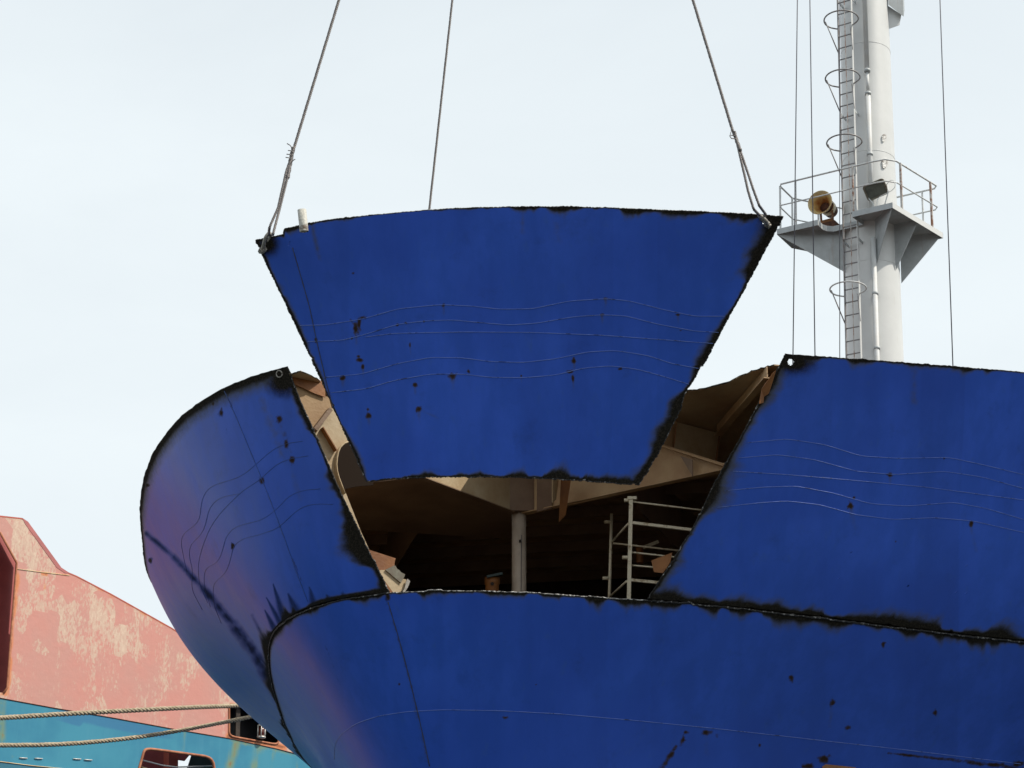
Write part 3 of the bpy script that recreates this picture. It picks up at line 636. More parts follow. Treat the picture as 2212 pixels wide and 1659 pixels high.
# deck beam flange running to the corner
b0, b1 = at(1658, 816, 8.0), at(1550, 941, 8.0)
MB().bar(tuple(b0), tuple(b1), .09, .012).build('deck_beam', M['inner'], ship)
MB().bar(tuple(b0 + np.array([.0, 0, .07])), tuple(b1 + np.array([0, 0, .07])), .012, .14).build('deck_beam', M['inner'], ship)
MB().plate([Vector(at(1662, 812, 8.1)), Vector(at(1676, 800, 8.05)), Vector(at(1655, 868, 7.75)), Vector(at(1640, 872, 7.7)), Vector(at(1645, 842, 7.85))], .012).build('bracket', M['orange'], ship)
# left (sunlit) girder
nLv = np.cross(pr0 - prL, [0, 0, 1]); nLv /= np.linalg.norm(nLv)
wall([(905, 1030), (1121, 1112), (1121, 985), (905, 925)], pr0, nLv, .012, 'girder_web', M['cream'])
MB().bar(tuple(prL + (prL - pr0) * .1), tuple(pr0), .09, .012).build('girder_flange', M['brown'], ship)
# end box over the pillar
MB().box((PX + .02, PY - .12, 7.72 + EYE), (.34, .06, .82)).build('pillar_head', M['brown'], ship)
MB().plate([Vector(aty(1212, 1030, 21.7)), Vector(aty(1234, 1030, 21.7)), Vector(aty(1222, 1112, 21.9)), Vector(aty(1207, 1128, 21.9))], .012).build('bracket', M['orange'], ship)
MB().plate([Vector(aty(1193, 1028, 21.6)), Vector(aty(1206, 1028, 21.8)), Vector(aty(1200, 1080, 21.9)), Vector(aty(1193, 1085, 21.7))], .012).build('bracket', M['cream'], ship)
MB().plate([Vector(aty(1160, 1028, 22.2)), Vector(aty(1192, 1028, 22.1)), Vector(aty(1192, 1098, 22.2)), Vector(aty(1160, 1106, 22.3))], .012).build('bracket', M['brown'], ship)
# deck stiffeners receding into the dark
for k in range(7):
    y0 = 23.6 + k * .8; b_ = MB().box((1.2, y0 + .3, HD + EYE - .09), (9.0, .012, .16), (V3(.985, -.17, 0), V3(.17, .985, 0), V3(0, 0, 1)))
    b_.build('deck_stiffener', M['brown'], ship)
for x0, y0, x1, y1 in ((-1.2, 23.3, -2.4, 28.5), (1.6, 22.5, 3.5, 27.5)):
    MB().bar((x0, y0, 7.75 + EYE), (x1, y1, 7.75 + EYE), .012, .75).build('girder_web', M['brown'], ship)
# lower left underside plate seen past the gap edge
MB().plate([Vector(at(712, 1052, 7.35)), Vector(at(905, 1030, 7.35)), Vector(at(1115, 1112, 7.35)), Vector(at(1125, 1165, 7.35)), Vector(at(752, 1142, 7.35))], .012).build('stringer_plate', M['brown'], ship)

# web frames on the left, sunlit through the opening
nF = np.array([.52, -.854, 0.]); PF = np.array(S(uL[120], 7.0)) + np.array([.0, .34, 0.])
def c1(x, y): return (603.6 + .1761 * x, 759.4 + .1761 * y)
arc = [(825, 1110), (770, 1135), (720, 1185), (695, 1240), (680, 1310), (672, 1400), (680, 1480), (700, 1560), (740, 1665), (775, 1760)]
M['cream_shade'] = mat('shaded_cream_primer', (0.33, 0.215, 0.105), 0.6, col2=(0.25, 0.14, 0.06), vscale=1.6, bump=.2)  # darker copy of the cream; the frame's upper shading is painted in
wall([c1(*p) for p in [(150, 330), (180, 400), (430, 515), (600, 560), (640, 700), (590, 745), (420, 985), (270, 640)]], PF, nF, .012, 'frame_web', M['cream_shade'])
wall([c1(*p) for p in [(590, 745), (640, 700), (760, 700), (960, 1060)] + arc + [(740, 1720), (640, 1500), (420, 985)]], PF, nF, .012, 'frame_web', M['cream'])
arc3 = [onp(*c1(*p), PF, nF) for p in arc]
fb = MB(); q = []
for p in arc3: q += [Vector(p + nF * .055), Vector(p - nF * .055)]
fb.add(q, [(2 * i, 2 * i + 1, 2 * i + 3, 2 * i + 2) for i in range(len(arc3) - 1)], True)
fo = fb.build('ring_flange', M['cream'], ship); sm_ = fo.modifiers.new('solid', 'SOLIDIFY'); sm_.thickness = .014
wall([c1(*p) for p in [(125, 275), (260, 243), (465, 330), (560, 400), (560, 560), (430, 515), (180, 400)]], PF + nF * .03, nF, .012, 'web_plate', M['orange'])
sp0, sp1 = onp(*c1(590, 735), PF, nF) + nF * .05, onp(*c1(400, 985), PF, nF) + nF * .05
MB().bar(tuple(sp0), tuple(sp1), .05, .10, tuple(nF)).build('strut', M['brown'], ship)
sp0, sp1 = onp(*c1(500, 950), PF, nF) + nF * .04, onp(*c1(670, 1235), PF, nF) + nF * .04
MB().bar(tuple(sp0), tuple(sp1), .085, .012, (0, 0, 1)).build('bracket', M['orange'], ship)
# backing plate inside the ring, near-black to stand for the unlit interior
wall([c1(*p) for p in [(640, 1050), (1150, 1050), (1150, 1640), (950, 1655), (740, 1700)]], PF - nF * .5, nF, .012, 'web_plate', mat('unlit_interior_plate', (.022, .015, .011), .9, spec=.1))
# slim lit edges and torn bracket low on the left side of the gap
wall([(737, 1062), (747, 1066), (780, 1150), (797, 1187), (790, 1186), (758, 1115)], PF, nF, .012, 'frame_edge', M['cream'])
PB = np.array(S(uL[25], 5.9)) + np.array([0, .16, 0])
def c6(x, y): return (701 + .1056 * x, 1148.8 + .1056 * y)
wall([c6(*p) for p in [(860, 355), (1450, 545), (1430, 620), (1425, 700), (1370, 770), (1090, 790), (980, 600)]], PB, nF, .014, 'torn_bracket', M['orange'])
wall([c6(*p) for p in [(1080, 790), (1240, 780), (1560, 1050), (1600, 960), (1670, 980), (1660, 1080), (1640, 1140), (1600, 1200), (1520, 1240), (1380, 1250)]], PB + nF * .02, nF, .014, 'torn_bracket', M['cream'])
wall([c6(*p) for p in [(1240, 780), (1420, 690), (1450, 700), (1480, 760), (1530, 790), (1560, 830), (1600, 850), (1640, 870), (1630, 920), (1600, 960), (1560, 1050)]], PB + nF * .04, nF, .014, 'torn_bracket', M['lampbody'])
wall([c6(*p) for p in [(1080, 800), (1400, 1245), (1290, 1262)]], PB + nF * .07, nF, .014, 'frame_edge', M['orange'])
wall([c6(*p) for p in [(1690, 960), (1745, 1010), (1720, 1090), (1690, 1150), (1640, 1230), (1590, 1240), (1640, 1140), (1660, 1050)]], PB + nF * .06, nF, .014, 'torn_bracket', M['shackle'])
# little shelf low on the right side of the gap
PS = np.array(S(uR[30], 6.0)) + np.array([-.02, .14, 0])
wall([(1407, 1211), (1452, 1194), (1448, 1215), (1432, 1238), (1413, 1236)], PS, (-.3, -.95, 0), .012, 'bracket', M['orange'])

# ---------------------------------------------------------------- the lifted panel
hp = thing('hull_panel', 'curved blue hull panel hanging from three crane wires above the gap', 'hull panel', (0.3, 17.8, 8.6))
tp = [(546, 508), (590, 499), (640, 488), (690, 478), (760, 469), (850, 460), (950, 452), (1080, 447), (1200, 446), (1320, 449), (1450, 454), (1560, 459), (1650, 464), (1692, 467)]
xs = np.array([p[0] for p in tp], float); bx = 795 + (xs - 553) / (1692 - 553) * (1380 - 795)
by = np.interp(bx, [795, 840, 900, 960, 1060, 1140, 1240, 1320, 1380], [1040, 1035, 1031.5, 1030, 1030.5, 1032, 1037, 1043, 1048])
PT = [at(x, y, 9.06) for x, y in tp]; PBm = [at(x, y, 6.47) for x, y in zip(bx, by)]
nT = outward(PT); PM = [(a + b) / 2 + n * -.05 for a, b, n in zip(PT, PBm, nT)]
SPN = Surf([PBm, PM, PT], [0, .5, 1])
nr, nc = 250, 470
v = np.linspace(0, 1, nr)[:, None]; s = np.linspace(0, 1, nc)[None, :]
um = SPN.u[-1]; tj = jag(nc, .0022, .10, 50, 10)[None, :]; bj = jag(nc, .004, .10, 51, 8)[None, :]
notch = -.020 * np.clip((.066 - s) / .006, 0, 1) * 1.0
left = jag(nr, .012, .13, 52, 6)[:, None]; right = jag(nr, .014, .13, 53, 6)[:, None]
vv_ = v[:, 0]; right = right + (-.05 * np.clip(1 - abs(vv_ - .35) / .06, 0, 1) + .03 * np.sin(vv_ * 9) * (vv_ < .45))[:, None]
left = left + (.05 * sstep(.25, .0, vv_) * 0)[:, None]
U = left * (1 - s) + (um + right) * s; V = v + (tj + notch) * v ** 8 + bj * (1 - v) ** 8
P = SPN(U, V); X, Y = proj(P); A = arclen(P, 1); H = arclen(P, 0)
dT, dB, dL, dRr = H[-1:] - H, H, A, A[:, -1:] - A
xm = X / 100
s1, h1 = band(dT, X[-1:] / 100 + 0 * X, [(5.5, .13), (6, .08), (6.6, .05), (8, .02), (10, .02), (11, .06), (11.5, .09), (11.7, .03), (12, .10), (12.5, .06), (13.5, .08), (14.1, .15), (14.8, .07), (16, .10), (16.9, .2)], 60, 1.2, 2.2, 1.7)
s2, h2 = band(dB, X[:1] / 100 + 0 * X, [(7.9, .03), (8.6, .06), (9.4, .10), (10, .05), (10.8, .05), (11.2, .17), (11.9, .16), (12.6, .09), (13.3, .10), (13.8, .2)], 61, 1.0, 2.4, 1.5)
s3, h3 = band(dL, V, [(0, .05), (.3, .06), (.6, .06), (.85, .09), (1, .2)], 62, 1.0, 6.0, 1.9)
s4, h4 = band(dRr, V, [(0, .20), (.08, .24), (.2, .42), (.28, .36), (.36, .20), (.5, .16), (.7, .16), (.82, .26), (.88, .30), (.95, .20), (1, .28)], 63, 1.0, 5.0, 1.6)
corner = np.maximum(np.clip(1.25 - np.hypot((X - 578) / 34, (Y - 528) / 36), 0, 1), np.clip(1.25 - np.hypot((X - 1672) / 34, (Y - 495) / 40), 0, 1))
mud = spots(X, Y, [(768, 708, 7, 18), (782, 686, 9, 5), (958, 659, 6, 5), (978, 812, 13, 9), (905, 884, 9, 8), (896, 832, 7, 7), (740, 817, 10, 6), (1012, 802, 4, 5), (1240, 780, 6, 9), (1232, 803, 10, 5), (1238, 818, 4, 12), (795, 884, 5, 6), (796, 898, 8, 8),
                   (778, 778, 9, 6), (784, 792, 5, 7), (775, 770, 5, 4), (1308, 645, 8, 3), (1300, 680, 7, 4), (1464, 680, 9, 3), (916, 694, 4, 3), (858, 702, 5, 5), (760, 730, 4, 4), (878, 698, 4, 3), (683, 735, 4, 7), (693, 850, 10, 3), (1470, 714, 4, 3), (1340, 797, 5, 3), (886, 745, 3, 9), (1126, 812, 3, 3), (762, 590, 4, 3), (776, 700, 6, 22)])
hl0 = runs(X, Y, [(768, 708, 7, 18), (978, 812, 13, 9), (905, 884, 9, 8), (896, 832, 7, 7), (740, 817, 10, 6), (1240, 780, 6, 9), (1238, 818, 5, 9), (796, 898, 8, 8), (784, 792, 6, 7), (1308, 645, 7, 7), (958, 659, 6, 6), (1300, 680, 6, 6), (1464, 680, 7, 6), (1126, 812, 4, 4), (886, 745, 4, 8)], .05)
mud = np.maximum(mud, streaks(X, Y, [(758, 690, 775, 722, 7, .9)]))
hl = streaks(X, Y, [(905, 884, 950, 905, 9, .5), (675, 490, 690, 560, 12, .6), (1200, 450, 1205, 520, 22, .5), (1130, 450, 1128, 500, 14, .45), (620, 560, 690, 640, 10, .25), (978, 812, 980, 850, 12, .4), (700, 820, 715, 870, 14, .5)])
hl = np.maximum(hl, hl0); hl = np.maximum(hl, .16 * sstep(.45, .7, fbm(X / 26, Y / 240 + 4, 3)))
paint = {'scorch': np.maximum.reduce([s1, s2, s3, s4, corner]), 'halo': np.maximum.reduce([h1, h2, h3, h4, hl]), 'rust': mud}
pan, Np = grid_plate('shell_plate', P, paint, hp, [M['hull'], M['brown'], M['slag']], 0.014, [(570, 537, 6, 6), (1651, 479, 5, 5)])
WP = [[(648, 703), (700, 702), (780, 690), (860, 667), (950, 658), (1020, 661), (1080, 668), (1150, 667), (1230, 650), (1310, 645), (1360, 650), (1430, 668), (1500, 683), (1566, 683)],
      [(665, 738), (740, 735), (790, 722), (860, 700), (920, 693), (980, 691), (1040, 697), (1100, 702), (1160, 698), (1240, 684), (1300, 680), (1350, 682), (1420, 700), (1500, 715), (1552, 718)],
      [(790, 728), (850, 720), (1000, 717), (1150, 718), (1300, 724), (1450, 735), (1540, 742)],
      [(700, 815), (780, 808), (860, 785), (930, 772), (1000, 773), (1060, 781), (1130, 783), (1200, 775), (1270, 760), (1330, 757), (1400, 768), (1450, 785), (1515, 797)],
      [(716, 848), (790, 840), (850, 822), (930, 808), (1000, 808), (1060, 815), (1130, 816), (1200, 810), (1260, 795), (1320, 790), (1380, 798), (1440, 815), (1488, 830)]]
beads(P, Np, WP, hp, M['weld'], 0.0033)
beads(P, Np, [[(632, 535), (648, 590), (668, 660), (686, 745), (706, 830), (722, 890)]], hp, M['weld_dark'], 0.0052, 'seam')
for arr, sd in ((P[:, 0], 70), (P[:, -1], 71), (P[0], 72)): slag_edge(arr, .011, hp, M['slag'], sd)
slag_edge(P[-1], .007, hp, M['slag_lit'], 73)
PANEL = P
# cut-off vent pipe welded behind the panel's top left
p0, p1 = aty(657, 500, 17.35), aty(652, 453, 17.3)
pb = MB(); ax = Vector(p1 - p0).normalized()
pb.lathe(p0, ax, [(0, .046), ((Vector(p1) - Vector(p0)).length, .046), ((Vector(p1) - Vector(p0)).length, .038), ((Vector(p1) - Vector(p0)).length - .05, .038)], 20)
M['pipe'] = mat('stub_pipe', (0.50, 0.49, 0.44), 0.6, col2=(0.13, 0.09, 0.06), vscale=10, lo=0.36, hi=0.5, bump=.5)
pb.build('pipe_stub', M['pipe'], hp)
# torn stub at the right edge, and inside stiffeners
for k, j in enumerate((90, 190, 290, 390)):
    pts = [PANEL[i, j] - Np[i, j] * .09 for i in range(20, 235, 12)]
    b_ = MB(); vs = []
    for i in range(20, 235, 12): vs += [Vector(PANEL[i, j] - Np[i, j] * .012), Vector(PANEL[i, j] - Np[i, j] * .13)]
    b_.add(vs, [(2 * i, 2 * i + 1, 2 * i + 3, 2 * i + 2) for i in range(len(vs) // 2 - 1)]); o_ = b_.build('stiffener', M['brown'], hp)
    o_.modifiers.new('solid', 'SOLIDIFY').thickness = .012

# ---------------------------------------------------------------- shackles and sling wires
def bez(pts, n=12):
    pts = [np.array(p, float) for p in pts]; sp = Spline(np.concatenate([[0], np.cumsum([np.linalg.norm(b - a) + 1e-6 for a, b in zip(pts[:-1], pts[1:])])]), pts)
    return [p for p in sp(np.linspace(0, sp.x[-1], n))]
def stranded(pts, r, name, m, parent=None, strands=3, pitch=.09, label=None, cat=None, group=None, step=.02, base=None):
    """laid wire or rope: strands wound round the centre line"""
    P_ = [Vector(p) for p in pts]; L_ = [0]
    for a, b in zip(P_[:-1], P_[1:]): L_.append(L_[-1] + (b - a).length)
    n = max(4, int(L_[-1] / step)); s_ = np.linspace(0, L_[-1], n); arr = np.array(P_); C_ = np.stack([np.interp(s_, L_, arr[:, k]) for k in range(3)], 1)
    T = np.gradient(C_, axis=0); T /= np.linalg.norm(T, axis=1)[:, None]; ref = np.array([.3, .9, .1]); Uv = np.cross(T, ref); Uv /= np.linalg.norm(Uv, axis=1)[:, None]; Wv = np.cross(T, Uv)
    mb = MB()
    for k in range(strands):
        ph = 2 * math.pi * (s_ / pitch + k / strands); off = (Uv * np.cos(ph)[:, None] + Wv * np.sin(ph)[:, None]) * r * .55
        mb.tube(C_ + off, r * .55, 5)
    o = mb.build(name, m, parent, fix=False)
    return o
APEX = Vector((0.05, 17.9, 23.2))
def shackle(px, py, top, side, label):
    """bow shackle: U-bow with eyes, bolt with nut; hangs through the hole at (px,py)"""
    i = np.argmin((X[::1] - px) ** 2 + (Y[::1] - py) ** 2); c = PANEL.reshape(-1, 3)[i]; n = Np.reshape(-1, 3)[i]
    th = thing('shackle', label, 'shackle', tuple(c), 'shackles on the lifted panel')
    up = (Vector(top) - Vector(c)).normalized(); nn = Vector(n); nn = (nn - up * nn.dot(up)).normalized(); g = .045; hgt = .20
    bow = [c + np.array(nn * g), c + np.array(nn * g + up * hgt * .45), c + np.array(nn * (g * 1.15) + up * hgt * .75), c + np.array(nn * (g * .7) + up * hgt * .95), c + np.array(up * hgt * 1.03),
           c + np.array(-nn * (g * .7) + up * hgt * .95), c + np.array(-nn * (g * 1.15) + up * hgt * .75), c + np.array(-nn * g + up * hgt * .45), c + np.array(-nn * g)]
    MB().tube(bez(bow, 30), .021, 10).build('bow', M['shackle'], th, fix=False)
    MB().cyl(c + np.array(nn * (g + .028)), c - np.array(nn * (g + .02)), .018, 14).build('bolt', M['shackle'], th)
    MB().cyl(c + np.array(nn * (g - .018)), c + np.array(nn * (g + .016)), .036, 16).build('eye', M['shackle'], th)
    MB().cyl(c + np.array(nn * (g + .016)), c + np.array(nn * (g + .04)), .028, 6).build('nut', M['shackle'], th)
    return Vector(c) + up * hgt * .96, up
GW = 'crane sling wires above the lifted panel'
kn = Vector(aty(629, 340, 17.25)); tl, up = shackle(571, 538, kn, -1, 'grey bow shackle through the burnt left corner of the lifted panel')
w1 = thing('sling_wire', 'twisted steel sling wire spliced above the lifted panel\'s left corner', 'sling wire', tuple(tl), GW)
stranded([APEX, kn], .017, 'rope', M['wire'], w1)
e1 = Vector(aty(577, 506, 17.05)); e2 = Vector(aty(589, 508, 17.05))
stranded([kn, Vector(aty(618, 372, 17.2)), Vector(aty(601, 448, 17.15)), Vector(aty(582, 492, 17.1)), tl], .0145, 'rope_leg', M['wire'], w1)
stranded([kn, Vector(aty(624, 372, 17.2)), Vector(aty(604, 452, 17.15)), Vector(aty(590, 505, 17.05)), tl + Vector((.045, 0, -.005)), tl], .0145, 'rope_leg', M['wire'], w1)
stranded([Vector(aty(621, 385, 17.2)), kn, Vector(aty(634, 318, 17.25))], .024, 'splice', M['wire'], w1, strands=3, pitch=.06, step=.015)
fr = MB()
for a, b in (((632, 322), (620, 310)), ((633, 330), (622, 325)), ((631, 338), (619, 333)), ((628, 345), (617, 340)), ((630, 350), (638, 344))): fr.tube([aty(*a, 17.22), aty((a[0] + b[0]) / 2 + 1, (a[1] + b[1]) / 2 - 2, 17.2), aty(*b, 17.2)], .0055, 5)
fr.build('frayed_strand', M['wire'], w1)
kn2 = Vector(aty(1590, 300, 16.9)); tr, up = shackle(1651, 479, Vector(aty(1636, 440, 16.8)), 1, 'grey bow shackle bolted through the right corner of the lifted panel')
w2 = thing('sling_wire', 'twisted steel sling wire with long open loop on the lifted panel\'s right shackle', 'sling wire', tuple(tr), GW)
stranded([APEX, Vector(aty(1583, 283, 16.9)), kn2], .017, 'rope', M['wire'], w2)
stranded([kn2, Vector(aty(1600, 342, 16.85)), Vector(aty(1616, 412, 16.8)), Vector(aty(1628, 452, 16.8)), tr + Vector((-.03, 0, .03)), tr], .0145, 'rope_leg', M['wire'], w2)
stranded([kn2, Vector(aty(1606, 345, 16.85)), Vector(aty(1626, 405, 16.8)), Vector(aty(1640, 444, 16.8)), tr + Vector((.035, 0, .04)), tr], .0145, 'rope_leg', M['wire'], w2)
stranded([Vector(aty(1586, 285, 16.9)), kn2, Vector(aty(1599, 325, 16.85))], .021, 'splice', M['wire'], w2, pitch=.06, step=.015)
fr = MB()
for a, b, c_ in (((1588, 293), (1577, 292), (1579, 285)), ((1588, 285), (1579, 281), (1582, 277)), ((1590, 300), (1580, 299), (1576, 293))): fr.tube([aty(*a, 16.88), aty(*b, 16.86), aty(*c_, 16.86)], .0055, 5)
fr.build('frayed_strand', M['wire'], w2)
back = Vector(aty(920, 520, 18.3))
w3_ = thing('sling_wire', 'thin straight steel sling wire going down behind the lifted panel\'s top edge', 'sling wire', tuple(back), GW)
stranded([APEX + Vector((0, .1, 0)), back], .014, 'rope', M['wire'], w3_)

# ---------------------------------------------------------------- scaffold inside the hull
sc = thing('scaffold', 'pale galvanised scaffold frame with rungs standing inside the cut hull', 'scaffold', tuple(aty(1370, 1360, 21.6)))
def d(x, y): return (x * .9736, y * .9736)
YA, YB = 21.3, 22.3
def sp(x, y, Y_): return aty(*d(x, y), Y_)
def sbar(a, b, Ya, Yb, wpx, name, round_=True):
    A_, B_ = sp(*a, Ya), sp(*b, Yb); r = wpx * .9736 * .0052 / 2
    (MB().cyl(A_, B_, r, 12) if round_ else MB().bar(A_, B_, r * 2, r * 2)).build(name, M['scaff'], sc)
sbar((1400, 1104), (1393, 1420), YA, YA, 9, 'post', False)
sbar((1357, 1140), (1349, 1420), YB, YB, 7.5, 'post')
sbar((1401, 1113), (1600, 1137), YA, YA, 4.2, 'rail'); sbar((1403, 1160), (1570, 1180), YA, YA, 6.5, 'rail', False)
sbar((1360, 1205), (1560, 1228), YB, YB, 4.5, 'rail'); sbar((1398, 1225), (1560, 1243), YA, YA, 4, 'rung'); sbar((1398, 1254), (1500, 1263), YA, YA, 4, 'rung')
sbar((1400, 1287), (1500, 1297), YA, YA, 6.5, 'rail', False); sbar((1394, 1162), (1359, 1201), YA, YB, 5, 'brace'); sbar((1390, 1290), (1353, 1324), YA, YB, 5, 'brace')
for x, y, Y_ in ((1391, 1110, YA), (1387, 1237, YA), (1347, 1158, YB), (1343, 1283, YB)):
    c_ = sp(x, y, Y_); MB().cyl(c_ + np.array([-.035, 0, 0]), c_ + np.array([.05, 0, 0]), .022, 12).build('clamp', M['scaff'], sc)
MB().box(sp(1402, 1106, YA), (.11, .07, .035)).build('cap', M['scaff'], sc)

# drums and gear in the dark hold
def bollard(px, py, Y_, r, h_, label):
    c = aty(px, py, Y_); t = thing('bollard', label, 'bollard', tuple(c - np.array([0, 0, h_])))
    MB().lathe(c - np.array([0, 0, h_]), (0, 0, 1), [(0, r), (h_ * .9, r), (h_ * .92, r * 1.12), (h_, r * 1.12), (h_ + .001, 0)], 28).build('barrel', M['orange'], t)
    return t, c
t, c = bollard(*d(1419, 1216), 22.9, .045, .20, 'small rusty orange bollard inside the hull behind the scaffold rungs')
MB().bar(tuple(aty(*d(1428, 1214), 22.7)), tuple(aty(*d(1460, 1202), 22.8)), .03, .04).build('arm', M['scaff'], t)
t, c = bollard(*d(1092, 1283), 22.4, .085, .9, 'dark bollard with orange barrel inside the hull left of the pillar')
MB().bar(tuple(aty(*d(1080, 1280), 22.3)), tuple(aty(*d(1115, 1273), 22.3)), .05, .03).build('arm', M['darkteal'], t)
MB().cyl(aty(*d(1092, 1295), 22.29), aty(*d(1092, 1295), 22.34), .022, 16).build('knob', M['darksteel'], t)

# ---------------------------------------------------------------- mast (local frame: origin on the axis at deck level, z along the leaning axis)
MBASE = Vector((7.04, 34.6, 7.5 + EYE))
mast = thing('mast', 'white tubular ship mast with caged ladder and railed platform behind the blue hull', 'mast', MBASE, rot=(0, .0447, 0))
eA = Vector((.84, -.5426, 0)); eN = Vector((-.5426, -.84, 0)); eZ = Vector((0, 0, 1))
def lp(a, n, z): return eA * a + eN * n + eZ * z
def rad(z): return .60 - (z - 2) * .0058
zt = 22.0
MB().tube([(0, 0, z) for z in np.linspace(0, zt, 12)], [rad(z) for z in np.linspace(0, zt, 12)], 64).build('column', M['mast'], mast, local=True)
PZ = 17.4 - 7.5
for z_ in (4.1, 6.6, 9.0, 11.55, 14.2, 16.9):
    MB().tube([(rad(z_) * math.cos(t), rad(z_) * math.sin(t), z_) for t in np.linspace(0, 2 * math.pi, 48, endpoint=False)], .006, 6, closed=True).build('weld_ring', M['mast'], mast, local=True)
def mpoint(px, py, n_):   # point of the mast's front plane n = n_, from a sight line, in the mast's own frame
    Rm = Matrix.Rotation(.0447, 3, 'Y'); nw_ = Rm @ eN; P0_ = MBASE + nw_ * n_; wpt = Vector(onp(px, py, P0_, nw_)); return Rm.inverted() @ (wpt - MBASE)
# ladder
lad = MB().build('ladder', M['mast_shade'], mast, local=True) if False else None
LN = .80
l0, l1 = mpoint(1821, 470, LN), mpoint(1852, 470, LN); aL, aR = l0.dot(eA), l1.dot(eA)
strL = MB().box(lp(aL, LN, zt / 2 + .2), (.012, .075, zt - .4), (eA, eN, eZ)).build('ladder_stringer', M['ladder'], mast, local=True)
strR = MB().box(lp(aR, LN, zt / 2 + .2), (.012, .075, zt - .4), (eA, eN, eZ)).build('ladder_stringer', M['mast'], mast, local=True)  # bright mast paint stands for its sunlit right face
rg = MB().cyl(tuple(eA * -.5 * (aR - aL)), tuple(eA * .5 * (aR - aL)), .014, 8); rme = rg.mesh('ladder_rung'); rme.materials.append(M['ladder'])
zz = .6
while zz < zt - .6:
    o = bpy.data.objects.new('ladder_rung', rme); COL.objects.link(o); o.parent = mast; o.location = lp((aL + aR) / 2, LN, zz); zz += .285
for z in (6.2, 9.4, 12.4, 15.2):
    for a in (aL, aR): MB().box(lp(a, (LN + rad(z)) / 2 - .03, z), (.010, LN - rad(z) + .04, .06), (eA, eN, eZ)).build('standoff', M['mast_shade'], mast, local=True)
# cage hoops
def hoop(z, low=False):
    ac = (aL + aR) / 2; w_ = .26; pts = [lp(aR, LN, z)]
    for k in range(0, 15):
        t_ = math.pi * (-.12 + 1.24 * k / 14); pts.append(lp(ac + .04 + math.cos(t_) * .36, LN + .30 + math.sin(t_) * .36, z))
    pts.append(lp(aL, LN, z))
    MB().tube(bez([np.array(p) for p in pts], 40), .016, 8).build('cage_hoop', M['ladder'] if not low else M['rail'], mast, local=True)
    fa = lp(ac - .28, LN + .40, z)
    MB().tube([fa, lp(aL, LN + .01, z - .62)], .012, 6).build('hoop_strut', M['ladder'], mast, local=True)
    MB().bar(lp(aR - .02, LN + .05, z - .02), lp(aR + .01, LN + .02, z - .62), .03, .008).build('hoop_strut', M['ladder'], mast, local=True)
for hy in (45, 172, 312): hoop(mpoint(1810, hy, LN + .3).z)
hoop(mpoint(1815, 628, LN + .3).z, True)
# conduit beside the ladder
MB().tube([lp(aR + .24, .56, 2.0), lp(aR + .24, .58, PZ - .45)], .052, 16).build('conduit', M['tubegrey'], mast, local=True)
MB().tube([lp(aR + .22, .56, PZ + .05), lp(aR + .22, .56, 12.9)], .052, 16).build('conduit', M['tubegrey'], mast, local=True)
MB().tube([lp(aR + .22, .56, 12.9), lp(aR + .21, .55, 13.4)], .034, 12).build('conduit', M['tubegrey'], mast, local=True)
MB().tube([lp(aR + .21, .55, 13.4), lp(aR + .20, .55, zt)], .050, 16).build('conduit', M['tubegrey'], mast, local=True)
for z in (6.55, 7.0, 8.2, 12.86, 13.42, 11.4):
    MB().cyl(lp(aR + .22 + (.02 if z < 9 else 0), .565, z - .03), lp(aR + .22 + (.02 if z < 9 else 0), .565, z + .03), .066, 16).build('pipe_collar', M['mast_shade'], mast, local=True)
# platform with a slot for the ladder
A0, A1, N0, N1, A2 = -1.66, .89, -.72, 1.02, 1.29
sL, sR, sN = -.74, .02, .60
nrr = [(sL, N1), (sL, .78), (sL + .05, .68), (sL + .16, sN), (sR + .06, sN), (sR + .06, .70), (sR, N1)]
outl = [(A0, N1)] + nrr + [(A1, N1), (A2, N0), (A0 + .8, N0), (A0, .30)]
slot = [( -.62 * math.cos(t), -.62 * math.sin(t)) for t in np.linspace(0, 2 * math.pi, 32, endpoint=False)]
plat = MB().plate([lp(a, n, PZ) for a, n in outl], .016, n=(0, 0, 1)).build('platform', M['mast_shade'], mast, local=True)
def fascia(a, b, m=M['mast_shade']):
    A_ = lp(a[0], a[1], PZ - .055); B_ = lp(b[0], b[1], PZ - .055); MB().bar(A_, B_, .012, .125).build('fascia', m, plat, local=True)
fascia((A0, N1), (sL, N1)); fascia((sR, N1), (A1, N1)); fascia((A1 - .006, N1), (A2 - .006, N0), M['mast']); fascia((A0 + .8, N0), (A2, N0)); fascia((A0, .30), (A0 + .8, N0)); fascia((A0, .30), (A0, N1))  # front faces take the shaded copy, right end the bright one
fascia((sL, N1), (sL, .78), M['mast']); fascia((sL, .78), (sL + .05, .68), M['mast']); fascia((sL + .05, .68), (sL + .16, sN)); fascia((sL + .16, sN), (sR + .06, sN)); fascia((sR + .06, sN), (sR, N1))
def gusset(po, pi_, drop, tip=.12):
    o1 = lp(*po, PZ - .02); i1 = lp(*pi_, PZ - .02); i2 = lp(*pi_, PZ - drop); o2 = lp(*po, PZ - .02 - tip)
    MB().plate([o1, i1, i2, o2], .012).build('bracket', M['mast_shade'], plat, local=True)
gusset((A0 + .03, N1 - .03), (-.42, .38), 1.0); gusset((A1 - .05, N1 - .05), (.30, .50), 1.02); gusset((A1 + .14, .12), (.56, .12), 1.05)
gusset((A2 - .08, N0 + .06), (.46, -.42), 1.1)
